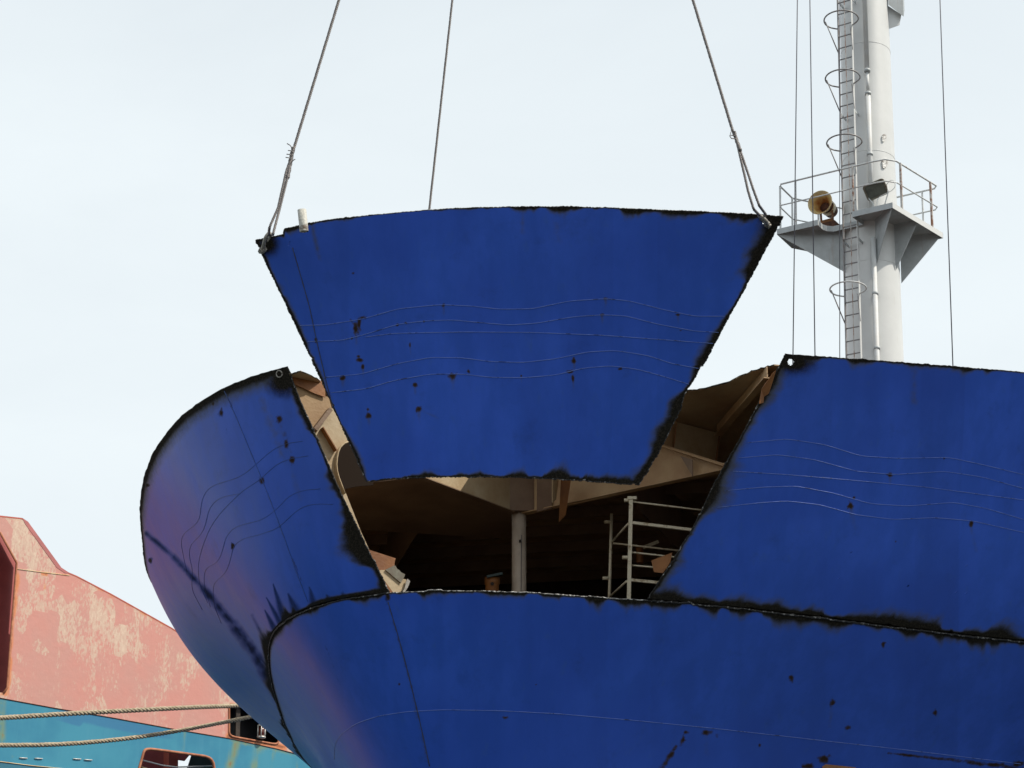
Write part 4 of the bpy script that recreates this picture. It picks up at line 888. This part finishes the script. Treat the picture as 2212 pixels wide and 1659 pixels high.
# railing
rl = MB().build if False else None
RT, RM_ = 1.06, .56
def railpath(z, n=1):
    c = .10; A0_, A1_, N0_, N1_ = A0 + .03, A1 - .03, N0 + .03, N1 - .03
    return [lp(sL + .2, N0_, z), lp(A0_ + .8, N0_, z), lp(A0_, .30, z), lp(A0_, N1_ - c, z), lp(A0_ + c * .5, N1_, z), lp(A1_ - .35, N1_, z), lp(A1_ - .12, N1_ - .03, z), lp(A1_ + .05, N1_ - .2, z), lp(A2 - .05, N0_ + c, z), lp(A2 - .03 - c, N0_, z), lp(.2, N0_, z)]
MB().tube(railpath(PZ + RT), .019, 8).build('handrail', M['rail'], mast, local=True)
p_ = railpath(PZ + RM_)
MB().tube(p_[0:5] + [lp(sL + .1, N1 - .03, PZ + RM_), lp(sR, N1 - .03, PZ + RM_)], .015, 8).build('midrail', M['rail'], mast, local=True)
MB().tube([lp(sR, N1 - .03, PZ + RM_)] + p_[5:], .015, 8).build('midrail', M['rail'], mast, local=True)
for i, (a, n) in enumerate([(A0 + .03, N1 - .10), (A0 + .42, N1 - .02), (sR + .02, N1 - .02), (A1 + .06, N1 - .35), (A1 + .30, N1 - 1.40), (A2 - .4, N0 + .03), (A0 + .03, .32), (A0 + .4, -.20), (-.75, N0 + .03)]):
    MB().box(lp(a, n, PZ + RT / 2), (.028 if i not in (3, 4) else .042, .042, RT), (eA, eN, eZ)).build('rail_post', M['railrust'] if i in (2, 3, 4) else M['rail'], mast, local=True)
# burnt stubs on the column, cable up the ladder, upper bracket box
for px, py, hh, ww in ((1909, 297, .20, .05), (1911, 352, .26, .07)):
    Rm = Matrix.Rotation(.0447, 3, 'Y'); q_ = Vector(onp(px, py, MBASE + Vector((0, -.52, 0)), (0, -1, 0))); q_ = Rm.inverted() @ (q_ - MBASE)
    r__ = rad(q_.z); q_.y = -math.sqrt(max(r__ ** 2 - q_.x ** 2, .01)); nn = Vector((q_.x, q_.y, 0)).normalized()
    s_ = MB(); tx = nn.cross(eZ)
    ring = [(math.cos(t) * ww * (1 + .25 * math.sin(3 * t)), math.sin(t) * hh / 2) for t in np.linspace(0, 2 * math.pi, 18, endpoint=False)]
    s_.plate([q_ + tx * (x_ - .25 * y_) + eZ * y_ for x_, y_ in ring], .05, n=nn).build('cut_stub', M['torn'], mast, local=True)
MB().tube([lp((aL + aR) / 2 + .02, LN + .03, 2), lp((aL + aR) / 2 + .03, LN + .05, PZ), lp((aL + aR) / 2 - .02, LN + .02, zt)], .008, 6).build('ladder_cable', M['railrust'], mast, local=True)
zb = mpoint(1935, 62, .3).z
bb = lambda a0, a1, n0, n1, z0, z1: MB().hexa([lp(a0, n0, z0), lp(a1, n0, z0), lp(a1, n1, z0), lp(a0, n1, z0), lp(a0, n0, z1), lp(a1, n0, z1), lp(a1, n1, z1), lp(a0, n1, z1)])
def mp2(px, py, yo):
    Rm = Matrix.Rotation(.0447, 3, 'Y'); wp_ = Vector(onp(px, py, MBASE + Vector((0, yo, 0)), (0, -1, 0))); return Rm.inverted() @ (wp_ - MBASE)
MB().plate([mp2(x, y, -.15) for x, y in [(1905, 4), (1947, 32), (1943, 54), (1932, 58), (1918, 63), (1905, 66)]], .014).build('upper_bracket', M['mast'], mast, local=True)
a_, b_, c_, d_ = mp2(1919, 10, -.28), mp2(1952, 36, -.28), mp2(1954, 22, .25), mp2(1935, -8, .25)
e_ = Vector((0, 0, 1.2)); ub_ = MB().hexa([a_, b_, c_, d_, a_ + e_, b_ + e_, c_ + e_, d_ + e_]); ub_.build('upper_bracket', M['mast_shade'], mast, local=True)

def mw(a, n, z):
    return MBASE + Matrix.Rotation(.0447, 3, 'Y') @ lp(a, n, z)
# horn on its rusty stand
hc = Vector(aty(1771, 437, (mw(-1.0, .80, PZ)).y)); foot = mw(-.95, .62, PZ)
horn = thing('foghorn', 'big yellowed foghorn on a rusty stand at the mast platform\'s left side', 'foghorn', tuple(foot))
hd = Vector((-.50, -.83, -.02)).normalized()
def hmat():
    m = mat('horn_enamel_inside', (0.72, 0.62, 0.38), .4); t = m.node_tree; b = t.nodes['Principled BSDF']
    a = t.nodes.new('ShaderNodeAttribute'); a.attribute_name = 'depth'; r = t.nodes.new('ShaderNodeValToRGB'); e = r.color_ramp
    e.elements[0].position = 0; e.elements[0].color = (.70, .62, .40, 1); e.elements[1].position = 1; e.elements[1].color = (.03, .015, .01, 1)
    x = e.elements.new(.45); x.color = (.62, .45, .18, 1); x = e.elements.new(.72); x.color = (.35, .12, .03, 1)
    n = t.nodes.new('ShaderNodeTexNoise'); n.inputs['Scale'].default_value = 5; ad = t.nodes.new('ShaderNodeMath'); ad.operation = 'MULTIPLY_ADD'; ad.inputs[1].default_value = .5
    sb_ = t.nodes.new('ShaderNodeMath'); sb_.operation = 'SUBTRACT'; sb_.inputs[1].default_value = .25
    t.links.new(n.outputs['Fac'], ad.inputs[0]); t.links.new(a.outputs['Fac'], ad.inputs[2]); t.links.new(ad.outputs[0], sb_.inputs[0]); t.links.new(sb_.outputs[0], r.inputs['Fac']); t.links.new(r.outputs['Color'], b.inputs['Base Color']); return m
prof = [(.0, .255), (-.03, .238), (-.08, .205), (-.16, .155), (-.26, .11), (-.38, .075), (-.5, .05)]
bell = MB().lathe(hc, hd, prof + [(z - .012, r + .014) for z, r in prof[::-1]] + [(.0, .268), (.0, .255)], 40).build('bell', hmat(), horn)
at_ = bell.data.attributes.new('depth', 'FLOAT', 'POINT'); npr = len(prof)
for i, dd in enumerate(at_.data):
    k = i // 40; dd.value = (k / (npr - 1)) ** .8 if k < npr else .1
MB().lathe(hc, hd, [(.004, .268), (.012, .262), (.004, .250), (-.008, .252)], 40).build('rim', M['hornin'], bell)
MB().lathe(hc + hd * -.42 + Vector((.03, 0, .02)), hd, [(.16, .0), (.16, .14), (.0, .15), (-.16, .14), (-.16, .0)], 28).build('driver_housing', M['rust'], horn)
MB().lathe(hc + hd * -.40 + Vector((.03, 0, .03)), hd, [(.10, .165), (-.02, .165), (-.02, .15), (.10, .15), (.10, .165)], 28).build('band', M['hornin'], horn)
hbx = hc + hd * -.35
for dx in (-.13, .13):
    MB().bar(hbx + Vector((.84, -.54, 0)) * dx + Vector((0, 0, -.08)), Vector((hbx.x + .84 * dx, hbx.y - .54 * dx, foot.z + .02)), .05, .04).build('leg', M['orange'], horn)
MB().box((hbx.x + .02, hbx.y, foot.z + .12), (.42, .30, .16), (eA, eN, eZ)).build('base', M['rust'], horn)
MB().box((hbx.x + .12, hbx.y + .04, foot.z - .10), (.60, .10, .10), (eA, eN, eZ)).build('base', M['rust'], horn)
MB().box((hbx.x + .02, hbx.y, foot.z + .24), (.26, .22, .10), (eA, eN, eZ)).build('saddle', M['orange'], horn)
# floodlight
fl_ = mw(.48, .86, PZ); fc = Vector(aty(1892, 410, fl_.y))
flood = thing('floodlight', 'square grey floodlight on a bracket at the mast platform\'s front corner', 'floodlight', tuple(fl_))
fz = Vector((-.35, -.80, -.45)).normalized(); fx = Vector((.93, -.36, 0)); fx = (fx - fz * fx.dot(fz)).normalized(); fx = (Matrix.Rotation(R(14), 3, fz) @ fx); fy = fz.cross(fx)
def rrect(w_, h_, c, off, n=5):
    pts = []
    for cx, cy, a0 in ((w_ / 2 - c, h_ / 2 - c, 0), (-w_ / 2 + c, h_ / 2 - c, 90), (-w_ / 2 + c, -h_ / 2 + c, 180), (w_ / 2 - c, -h_ / 2 + c, 270)):
        for k in range(n):
            t_ = R(a0 + 90 * k / (n - 1)); pts.append(fc + fx * (cx + c * math.cos(t_)) + fy * (cy + c * math.sin(t_)) + fz * off)
    return pts
hb = MB(); r0 = rrect(.46, .34, .06, .03); r1 = rrect(.46, .34, .06, -.03); r2_ = rrect(.30, .22, .05, -.15); n_ = len(r0)
hb.add(r0 + r1 + r2_, [(i, (i + 1) % n_, n_ + (i + 1) % n_, n_ + i) for i in range(n_)] + [(n_ + i, n_ + (i + 1) % n_, 2 * n_ + (i + 1) % n_, 2 * n_ + i) for i in range(n_)] + [tuple(range(2 * n_, 3 * n_)), tuple(range(n_))])
hb.build('housing', M['lampbody'], flood)
MB().plate(rrect(.38, .26, .04, .036), .006).build('glass', M['lampglass'], flood)
gb = MB(); g0 = rrect(.46, .34, .06, .036); g1 = rrect(.39, .27, .04, .036)
gb.add(g0 + g1, [(i, (i + 1) % n_, n_ + (i + 1) % n_, n_ + i) for i in range(n_)]); go_ = gb.build('bezel', M['lampbody'], flood); go_.modifiers.new('solid', 'SOLIDIFY').thickness = .012
base_ = fl_ + Vector((0, 0, .01))
MB().tube([fc + fx * .245 - fz * .04, fc + fx * .255 + Vector((0, 0, -.18)), Vector((fc.x + .12, fc.y + .05, base_.z))], .012, 6).build('yoke', M['rail'], flood)
MB().tube([fc - fx * .245 - fz * .04, fc - fx * .10 + Vector((0, 0, -.24)), Vector((fc.x - .02, fc.y + .05, base_.z))], .012, 6).build('yoke', M['rail'], flood)
MB().tube(bez([np.array(fc + fx * .22), np.array(fc + fx * .36 + Vector((0, 0, .06))), np.array(fc + fx * .42 + Vector((0, 0, -.08))), np.array(fc + fx * .25 + Vector((0, 0, -.18))), np.array(fc + fx * .05 + Vector((0, 0, -.2))), np.array([fc.x, fc.y, base_.z])], 24), .007, 6).build('cable', M['rail'], flood)

# stay wires
GS = 'thin dark wires beside the mast'
def stay(a, b, Y_, label, r=.010):
    A_, B_ = Vector(aty(*a, Y_)), Vector(aty(*b, Y_)); dn = (A_ - B_).normalized(); A_ += dn * 5; B_ -= dn * 1.0
    t = MB().tube([A_, B_], r, 6); o = t.build('wire', M['wire_dark'], fix=False)
    return tag(o, label, 'wire', GS)
stay((1722.5, 0), (1713, 762), 31.0, 'dark vertical wire farthest left of the mast, ending by the blue hull\'s corner')
stay((1749.5, 0), (1760.5, 768), 30.8, 'dark vertical wire between the farthest left wire and the mast ladder')
stay((1814, -20), (1814, 770), 32.6, 'dark wire running close along the left side of the mast ladder', .008)
stay((2030.5, 0), (2058.5, 792), 31.0, 'single dark wire hanging right of the white mast')

# ---------------------------------------------------------------- pink and teal cargo ship
W0 = np.array([-11.5, 41.1, 0.]); Wd = np.array([.635, .773, 0.]); Wd /= np.linalg.norm(Wd); Wn = np.array([Wd[1], -Wd[0], 0.])
def ow(px, py, off=0.0): return Vector(onp(px, py, W0 + Wn * off, Wn))
cs = thing('cargo_ship', 'faded pink and teal ship side streaked with rust at the left edge', 'cargo ship', (-9, 44, -1.2))
def pinkmat():
    m = bpy.data.materials.new('faded_pink_paint'); m.use_nodes = True; t = m.node_tree; nd = t.nodes.new; lk = t.links.new; b = t.nodes['Principled BSDF']
    tc = nd('ShaderNodeTexCoord')
    def mp(st, rot=(0, 0, 0)):
        q = nd('ShaderNodeMapping'); q.inputs['Scale'].default_value = st; q.inputs['Rotation'].default_value = rot; lk(tc.outputs['Object'], q.inputs['Vector']); return q.outputs[0]
    def noise(sc, st=(1, 1, 1), det=6, ro=.6, dist=0):
        n = nd('ShaderNodeTexNoise'); n.inputs['Scale'].default_value = sc; n.inputs['Detail'].default_value = det; n.inputs['Roughness'].default_value = ro; n.inputs['Distortion'].default_value = dist; lk(mp(st), n.inputs['Vector']); return n.outputs['Fac']
    def M_(op, a, c):
        q = nd('ShaderNodeMath'); q.operation = op
        for i, x in enumerate((a, c)):
            if isinstance(x, (int, float)): q.inputs[i].default_value = x
            else: lk(x, q.inputs[i])
        return q.outputs[0]
    def ramp(x, a, c, lo=0., hi=1.):
        q = nd('ShaderNodeMapRange'); q.interpolation_type = 'SMOOTHSTEP'; q.inputs[1].default_value = a; q.inputs[2].default_value = c; q.inputs[3].default_value = lo; q.inputs[4].default_value = hi; lk(x, q.inputs[0]); return q.outputs[0]
    def mix(f, a, c):
        q = nd('ShaderNodeMixRGB'); lk(f, q.inputs[0])
        for i, x in ((1, a), (2, c)):
            if isinstance(x, tuple): q.inputs[i].default_value = (*x, 1)
            else: lk(x, q.inputs[i])
        return q.outputs[0]
    vo = nd('ShaderNodeTexVoronoi'); vo.distance = 'CHEBYCHEV'; vo.inputs['Scale'].default_value = 1.0; vo.inputs['Randomness'].default_value = .85
    # jitter the cells with noise so that roller patches have ragged sides
    jn = nd('ShaderNodeTexNoise'); jn.inputs['Scale'].default_value = 2.2; jn.inputs['Detail'].default_value = 5; lk(mp((1, 1, 1)), jn.inputs['Vector'])
    va = nd('ShaderNodeVectorMath'); va.operation = 'MULTIPLY_ADD'; va.inputs[1].default_value = (.22, .22, .16); lk(jn.outputs['Color'], va.inputs[0]); lk(mp((1.7, 1.7, 1.15)), va.inputs[2]); lk(va.outputs[0], vo.inputs['Vector'])
    sep = nd('ShaderNodeSeparateColor'); lk(vo.outputs['Color'], sep.inputs[0])
    val = M_('ADD', M_('MULTIPLY', sep.outputs[0], .30), M_('ADD', M_('MULTIPLY', noise(.55, (1, 1, 1), 3), .60), M_('MULTIPLY', noise(2.2, (1.6, 1.6, .35), 7, .72), .75)))
    val = M_('ADD', val, M_('MULTIPLY', noise(9, (1, 1, .4), 5, .75), .34))
    v2 = nd('ShaderNodeTexVoronoi'); v2.distance = 'CHEBYCHEV'; v2.inputs['Randomness'].default_value = .9
    va2 = nd('ShaderNodeVectorMath'); va2.operation = 'MULTIPLY_ADD'; va2.inputs[1].default_value = (.5, .5, .5); lk(jn.outputs['Color'], va2.inputs[0]); lk(mp((5.5, 5.5, 2.6)), va2.inputs[2]); lk(va2.outputs[0], v2.inputs['Vector'])
    sp2 = nd('ShaderNodeSeparateColor'); lk(v2.outputs['Color'], sp2.inputs[0]); val = M_('ADD', val, M_('MULTIPLY', M_('SUBTRACT', sp2.outputs[0], .5), .22)); val = M_('SUBTRACT', val, .06)
    base = mix(ramp(noise(.8), .35, .65), (.56, .245, .20), (.52, .26, .215))
    base = mix(ramp(val, .94, 1.12, 0, .85), base, (.56, .41, .31))
    base = mix(ramp(M_('ADD', val, M_('MULTIPLY', noise(14, (1, 1, .3)), .2)), 1.20, 1.42, 0, .75), base, (.64, .50, .38))
    at_ = nd('ShaderNodeAttribute'); at_.attribute_name = 'rust'
    ru = M_('ADD', at_.outputs['Fac'], M_('MULTIPLY', M_('SUBTRACT', noise(3.5, (1, 1, .4), 6, .7), .5), .8))
    base = mix(ramp(ru, .30, .75, 0, .85), base, (.60, .20, .06)); base = mix(ramp(ru, .72, 1.05, 0, .85), base, (.24, .075, .03))
    lk(base, b.inputs['Base Color']); b.inputs['Roughness'].default_value = .55
    bp = nd('ShaderNodeBump'); bp.inputs['Strength'].default_value = .25; bp.inputs['Distance'].default_value = .03; lk(noise(6), bp.inputs['Height']); lk(bp.outputs[0], b.inputs['Normal'])
    return m
def tealmat():
    m = bpy.data.materials.new('teal_ship_paint'); m.use_nodes = True; t = m.node_tree; nd = t.nodes.new; lk = t.links.new; b = t.nodes['Principled BSDF']
    tc = nd('ShaderNodeTexCoord')
    def noise(sc, st=(1, 1, 1), det=6, ro=.6):
        q = nd('ShaderNodeMapping'); q.inputs['Scale'].default_value = st; lk(tc.outputs['Object'], q.inputs['Vector'])
        n = nd('ShaderNodeTexNoise'); n.inputs['Scale'].default_value = sc; n.inputs['Detail'].default_value = det; n.inputs['Roughness'].default_value = ro; lk(q.outputs[0], n.inputs['Vector']); return n.outputs['Fac']
    def ramp(x, a, c, lo=0., hi=1.):
        q = nd('ShaderNodeMapRange'); q.interpolation_type = 'SMOOTHSTEP'; q.inputs[1].default_value = a; q.inputs[2].default_value = c; q.inputs[3].default_value = lo; q.inputs[4].default_value = hi; lk(x, q.inputs[0]); return q.outputs[0]
    def mix(f, a, c):
        q = nd('ShaderNodeMixRGB'); lk(f, q.inputs[0])
        for i, x in ((1, a), (2, c)):
            if isinstance(x, tuple): q.inputs[i].default_value = (*x, 1)
            else: lk(x, q.inputs[i])
        return q.outputs[0]
    base = mix(ramp(noise(.5), .38, .62), (.035, .20, .31), (.050, .25, .35)); base = mix(ramp(noise(1.0, (5, 5, .4)), .5, .7, 0, .35), base, (.065, .26, .36))
    at_ = nd('ShaderNodeAttribute'); at_.attribute_name = 'rust'; ad = nd('ShaderNodeMath'); ad.operation = 'ADD'
    m2 = nd('ShaderNodeMath'); m2.operation = 'MULTIPLY_ADD'; m2.inputs[1].default_value = .9; m2.inputs[2].default_value = -.45; lk(noise(2.0, (2.2, 2.2, .25), 6, .7), m2.inputs[0]); lk(at_.outputs['Fac'], ad.inputs[0]); lk(m2.outputs[0], ad.inputs[1])
    base = mix(ramp(ad.outputs[0], .22, .9, 0, .8), base, (.19, .26, .13)); base = mix(ramp(ad.outputs[0], .75, 1.1, 0, .8), base, (.26, .12, .04))
    at2 = nd('ShaderNodeAttribute'); at2.attribute_name = 'saw_shadow'; base = mix(ramp(at2.outputs['Fac'], .2, .8, 0, .8), base, (.038, .165, .31))
    lk(base, b.inputs['Base Color']); b.inputs['Roughness'].default_value = .55; b.inputs['Specular IOR Level'].default_value = .3
    return m
def dense_plate(name, poly, holes, m, th=.05, cell=.12, paintf=None, vis=None):
    """wall polygon cut up finely enough to carry stain and painted-shadow attributes"""
    mb = MB().plate([ow(*p) for p in poly], th, [[ow(*p) for p in h] for h in holes], n=tuple(Wn)); me = mb.mesh(name, wloc(cs))
    bm = bmesh.new(); bm.from_mesh(me); org = wloc(cs)
    s0 = ow(*vis[0]); s1_ = ow(*vis[1]); sa_ = (np.array(s0) - W0) @ Wd; sb_ = (np.array(s1_) - W0) @ Wd
    for s_ in np.arange(sa_, sb_, cell):
        g = bm.verts[:] + bm.edges[:] + bm.faces[:]; bmesh.ops.bisect_plane(bm, geom=g, plane_co=Vector(W0 + Wd * s_) - org, plane_no=Vector(Wd), dist=1e-5)
    for z_ in np.arange(min(s0.z, s1_.z), max(s0.z, s1_.z), cell):
        g = bm.verts[:] + bm.edges[:] + bm.faces[:]; bmesh.ops.bisect_plane(bm, geom=g, plane_co=Vector((0, 0, z_)) - org, plane_no=Vector((0, 0, 1)), dist=1e-5)
    bm.to_mesh(me); bm.free(); me.polygons.foreach_set('use_smooth', [False] * len(me.polygons))
    co = np.zeros(len(me.vertices) * 3); me.vertices.foreach_get('co', co); co = co.reshape(-1, 3) + np.array(org); X_, Y_ = proj(co)
    for k, arr in paintf(X_, Y_).items():
        a = me.attributes.new(k, 'FLOAT', 'POINT'); a.data.foreach_set('value', arr.astype(np.float32))
    return link(name, me, cs, m)
def rr_px(pts, n=4, f=.22):       # rounds polygon corners
    r = []; m_ = len(pts)
    for i in range(m_):
        a, b, c = np.array(pts[i - 1], float), np.array(pts[i], float), np.array(pts[(i + 1) % m_], float); p, q_ = b + (a - b) * f, b + (c - b) * f
        for k in range(n + 1):
            t = k / n; r.append(tuple((1 - t) ** 2 * p + 2 * t * (1 - t) * b + t * t * q_))
    return r
outl_ = [(-420, 1052), (-200, 1086), (0, 1114), (46, 1119), (60, 1128), (130, 1226), (148, 1237), (165, 1244), (240, 1283), (370, 1356), (470, 1420), (560, 1474), (700, 1560), (820, 1640)]
teal_t = [(820, 1668), (690, 1642), (600, 1618), (500, 1596), (370, 1574), (240, 1550), (120, 1530), (0, 1508), (-420, 1436)]
hole_m = [(36, 1216), (16, 1485), (8, 1497), (-60, 1490), (-380, 1420), (-380, 1100), (-30, 1138), (0, 1150)]
hole_f = rr_px([(494.6, 1518), (494.6, 1590), (601, 1609), (606, 1545)], 3, .12)
hole_b = rr_px([(300, 1800), (298, 1668), (313, 1616), (462, 1636), (466, 1800)], 4, .14)
def pinkpaint(X_, Y_):
    r = np.maximum.reduce([streaks(X_, Y_, [(40, 1230, 14, 1500, 12, 1.0), (0, 1503, 60, 1512, 10, .5), (494, 1592, 612, 1614, 12, 1.3), (600, 1612, 690, 1640, 14, .5), (165, 1246, 370, 1358, 7, .75), (370, 1358, 560, 1476, 6, .55), (92, 1238, 98, 1275, 5, .9), (0, 1155, 34, 1216, 6, .6), (0, 1120, 46, 1126, 5, .7), (490, 1520, 490, 1592, 7, .6)]),
                           spots(X_, Y_, [(98, 1240, 7, 5), (140, 1328, 5, 4), (360, 1470, 3, 2)])])
    return {'rust': r}
M['pink'] = pinkmat(); M['teal'] = tealmat()
dense_plate('bulwark_plating', outl_ + teal_t, [hole_m, hole_f], M['pink'], .03, .11, pinkpaint, ((-5, 1660), (690, 1100)))
teal_b = [(-140, 1485)] + [(x, y + 1.2) for x, y in teal_t[::-1][1:]] + [(820, 2300), (-140, 2300)]
def tealpaint(X_, Y_):
    r = streaks(X_, Y_, [(8, 1512, 6, 1600, 14, 1.0), (236, 1556, 236, 1585, 4, .7), (400, 1578, 392, 1640, 8, .7), (512, 1602, 495, 1659, 18, 1.0), (560, 1612, 548, 1659, 22, .9), (590, 1620, 585, 1659, 12, .7), (640, 1634, 640, 1659, 6, .8), (30, 1635, 30, 1640, 8, .9), (500, 1600, 640, 1630, 10, .8)])
    pt = sstep(0.42, .52, fbm(X_ / 60, Y_ / 14, 4) * .6 + .5 * np.clip(1 - abs(Y_ - (1545 + (X_ - 30) * .17)) / 26, 0, 1)) * (X_ > 30) * (X_ < 430)
    saw = 1.0 * (Y_ < 1559 + (X_ - 120) * .16 - 4 * ((X_ / 9) % 1)) * (Y_ > 1517 + (X_ - 60) * .20 - 3 * ((X_ / 11) % 1)) * (X_ > 80) * (X_ < 400)  # sawtooth cast shadow, painted as darker teal
    return {'rust': r, 'saw_shadow': np.clip((.8 * saw + .15 * pt) * sstep(80, 170, X_) * sstep(410, 330, X_), 0, 1)}
dense_plate('hull_plating', teal_b, [hole_b], M['teal'], .03, .11, tealpaint, ((-5, 1672), (690, 1500)))
# thickness bar along the top edge, welds, lower strake
rimpts = [ow(x, y) for x, y in outl_]
fb = MB(); q = []
for p in rimpts: q += [p + Vector(Wn) * .02, p - Vector(Wn) * .22]
fb.add(q, [(2 * i, 2 * i + 1, 2 * i + 3, 2 * i + 2) for i in range(len(rimpts) - 1)]); fo = fb.build('top_flange', M['redbeam'], cs); fo.modifiers.new('solid', 'SOLIDIFY').thickness = .03
fb = MB(); fb.plate([ow(x, y, .012) for x, y in [(48, 1119), (60, 1127), (132, 1226), (150, 1238), (140, 1238), (122, 1226), (54, 1132)]], .02); M['pinkrim'] = mat('rim_pink', (.46, .15, .14), .5, var=.2); fb.build('edge_strip', M['pinkrim'], cs)
MB().tube([ow(x, y, .02) for x, y in teal_t[1:-1]], .012, 6).build('seam', M['rust'], cs)
MB().tube([ow(x, y, .02) for x, y in [(36, 1229), (90, 1236), (150, 1243)]], .010, 6).build('seam', M['hornin'], cs)
MB().plate([ow(x, y, .05) for x, y in [(-139, 1621), (-6, 1644), (20, 1648), (70, 1654), (143, 1661), (330, 1700), (330, 2280), (-139, 2280)]], .04).build('lower_strake', M['tealdark2'], cs)
MB().tube([ow(x, y, .08) for x, y in [(-100, 1627), (0, 1645), (70, 1654), (143, 1661), (240, 1680)]], .010, 6).build('seam', M['hornin'], cs)
for x, y in ((42, 1637), (75, 1638), (158, 1639), (182, 1641)): MB().tube([ow(x, y, .03), ow(x + 9, y + .5, .035), ow(x + 17, y + .8, .03)], .012, 6).build('weld_mark', M['metalwhite'], cs)
Q0 = W0 + Wd * ((np.array(ow(-141, 1500)) - W0) @ Wd); zz0, zz1 = 1.5, ow(-141, 1484).z
MB().hexa([Vector((*(Q0 - Wd * 7)[:2], zz0)), Vector((*Q0[:2], zz0)), Vector((*(Q0 - Wn * .05)[:2], zz0)), Vector((*(Q0 - Wd * 7 - Wn * .05)[:2], zz0)),
           Vector((*(Q0 - Wd * 7)[:2], zz1 + 1.2)), Vector((*Q0[:2], zz1)), Vector((*(Q0 - Wn * .05)[:2], zz1)), Vector((*(Q0 - Wd * 7 - Wn * .05)[:2], zz1 + 1.2))]).build('reflected_plating', M['pink'], cs)  # unseen plating added in pink for its reflection in the blue bow
# what shows in the openings
MB().plate([ow(x, y, -1.3) for x, y in [(-500, 1090), (70, 1150), (70, 1540), (-500, 1500)]], .03).build('inner_wall', M['maroon'], cs)
MB().hexa([ow(36, 1216, -.03), ow(38, 1216, -.03), ow(38, 1216, -1.2), ow(36, 1216, -1.2), ow(0, 1149, -.03), ow(2, 1148, -.03), ow(2, 1148, -1.2), ow(0, 1149, -1.2)]).build('recess_side', M['maroon'], cs)
MB().plate([ow(16, 1487, -.03), ow(37, 1216, -.03), ow(37, 1216, -1.2), ow(16, 1487, -1.2)], .02).build('recess_side', M['maroon'], cs)
MB().plate([ow(x, y, -1.6) for x, y in [(280, 1560), (362, 1570), (362, 1720), (280, 1720)]], .03).build('inner_wall', M['maroon'], cs)
MB().plate([ow(x, y, -1.5) for x, y in [(374, 1560), (412, 1570), (408, 1632), (398, 1644), (374, 1640)]], .03).build('inner_wall', M['maroon'], cs)
MB().bar(ow(370, 1560, -1.1), ow(368, 1760, -1.1), .30, .2, tuple(Wn)).build('post', M['redbeam'], cs)
MB().plate([ow(x, y, -1.4) for x, y in [(424, 1600), (520, 1600), (520, 1760), (372, 1760)]], .03).build('inner_wall', M['darkteal'], cs)
MB().tube([ow(300, 1640, -.3), ow(350, 1653, -.35), ow(380, 1657, -.35), ow(465, 1655, -.3)], .02, 6).build('wire', M['metalwhite'], cs)
MB().tube([ow(296, 1654, -.3), ow(320, 1661, -.3), ow(350, 1672, -.3)], .02, 6).build('wire', M['hornin'], cs)
for hh_, rr_ in ((hole_f, .03), (hole_b, .035)):
    MB().tube([ow(x, y, .02) for x, y in hh_], rr_, 6, closed=True).build('opening_rim', M['rustpink'], cs)
MB().tube([ow(x, y, .02) for x, y in [(0, 1150), (36, 1216), (16, 1485), (8, 1497)]], .03, 6).build('opening_rim', M['rustpink'], cs)
# fairlead box
bx_ = MB(); f0 = [ow(x, y, -.01) for x, y in hole_f]; f1_ = [ow(x, y, -.9) for x, y in hole_f]; n_ = len(f0)
bx_.add(f0 + f1_, [(i, (i + 1) % n_, n_ + (i + 1) % n_, n_ + i) for i in range(n_)] + [tuple(range(n_, 2 * n_))]); bx_.build('fairlead', M['black'], cs)
MB().bar(ow(514, 1516, -.1), ow(512, 1600, -.1), .14, .05, tuple(Wn)).build('roller', M['darksteel'], cs)
# lantern
lc = ow(565, 1580, .10); lan = thing('lantern', 'small caged signal lantern hanging in the black fairlead opening', 'lantern', tuple(lc - Vector((0, 0, .18))))
wd_ = Vector(Wd); up_ = Vector((0, 0, 1)); wn_ = Vector(Wn)
MB().lathe(lc - up_ * .13, up_, [(0, .0), (0, .075), (.26, .075), (.26, 0)], 18).build('lens', M['redglass'], lan)
MB().lathe(lc + up_ * .13, up_, [(0, .11), (.03, .11), (.05, .06), (.05, 0)], 18).build('cap', M['metalwhite'], lan); MB().lathe(lc - up_ * .17, up_, [(0, 0), (0, .11), (.04, .11), (.04, 0)], 18).build('base', M['metalwhite'], lan)
for k in range(6):
    a = k * math.pi / 3 + .3; o_ = (wd_ * math.cos(a) + wn_ * math.sin(a)) * .105; MB().tube([lc + o_ - up_ * .15, lc + o_ + up_ * .15], .012, 6).build('cage_bar', M['metalwhite'], lan)
MB().tube([lc + wd_ * -.06 + up_ * .18, lc + wd_ * -.05 + up_ * .24, lc + up_ * .27, lc + wd_ * .05 + up_ * .24, lc + wd_ * .06 + up_ * .18], .011, 6).build('ring', M['metalwhite'], lan)

# mooring ropes in front of the cargo ship
def mooring(px, Y0, Y1, label, r=.047):
    n = len(px); pts = [aty(x, y, Y0 + (Y1 - Y0) * (k / (n - 1))) for k, (x, y) in enumerate(px)]
    o = stranded(bez(pts, 60), r, 'mooring_rope', M['rope'], strands=3, pitch=.26, step=.035); return tag(o, label, 'mooring rope', 'mooring ropes crossing in front of the pink ship')
mooring([(-60, 1553), (0, 1551), (130, 1543), (280, 1535), (420, 1528), (500, 1525), (570, 1521), (640, 1515)], 33, 40, 'thick laid mooring rope, upper of the two crossing the pink and teal ship')
mooring([(-60, 1610), (0, 1610), (100, 1609), (200, 1603), (300, 1592), (400, 1576), (480, 1561), (557, 1545), (640, 1520)], 33, 40, 'thick laid mooring rope, lower of the two sagging across the teal strip', .044)
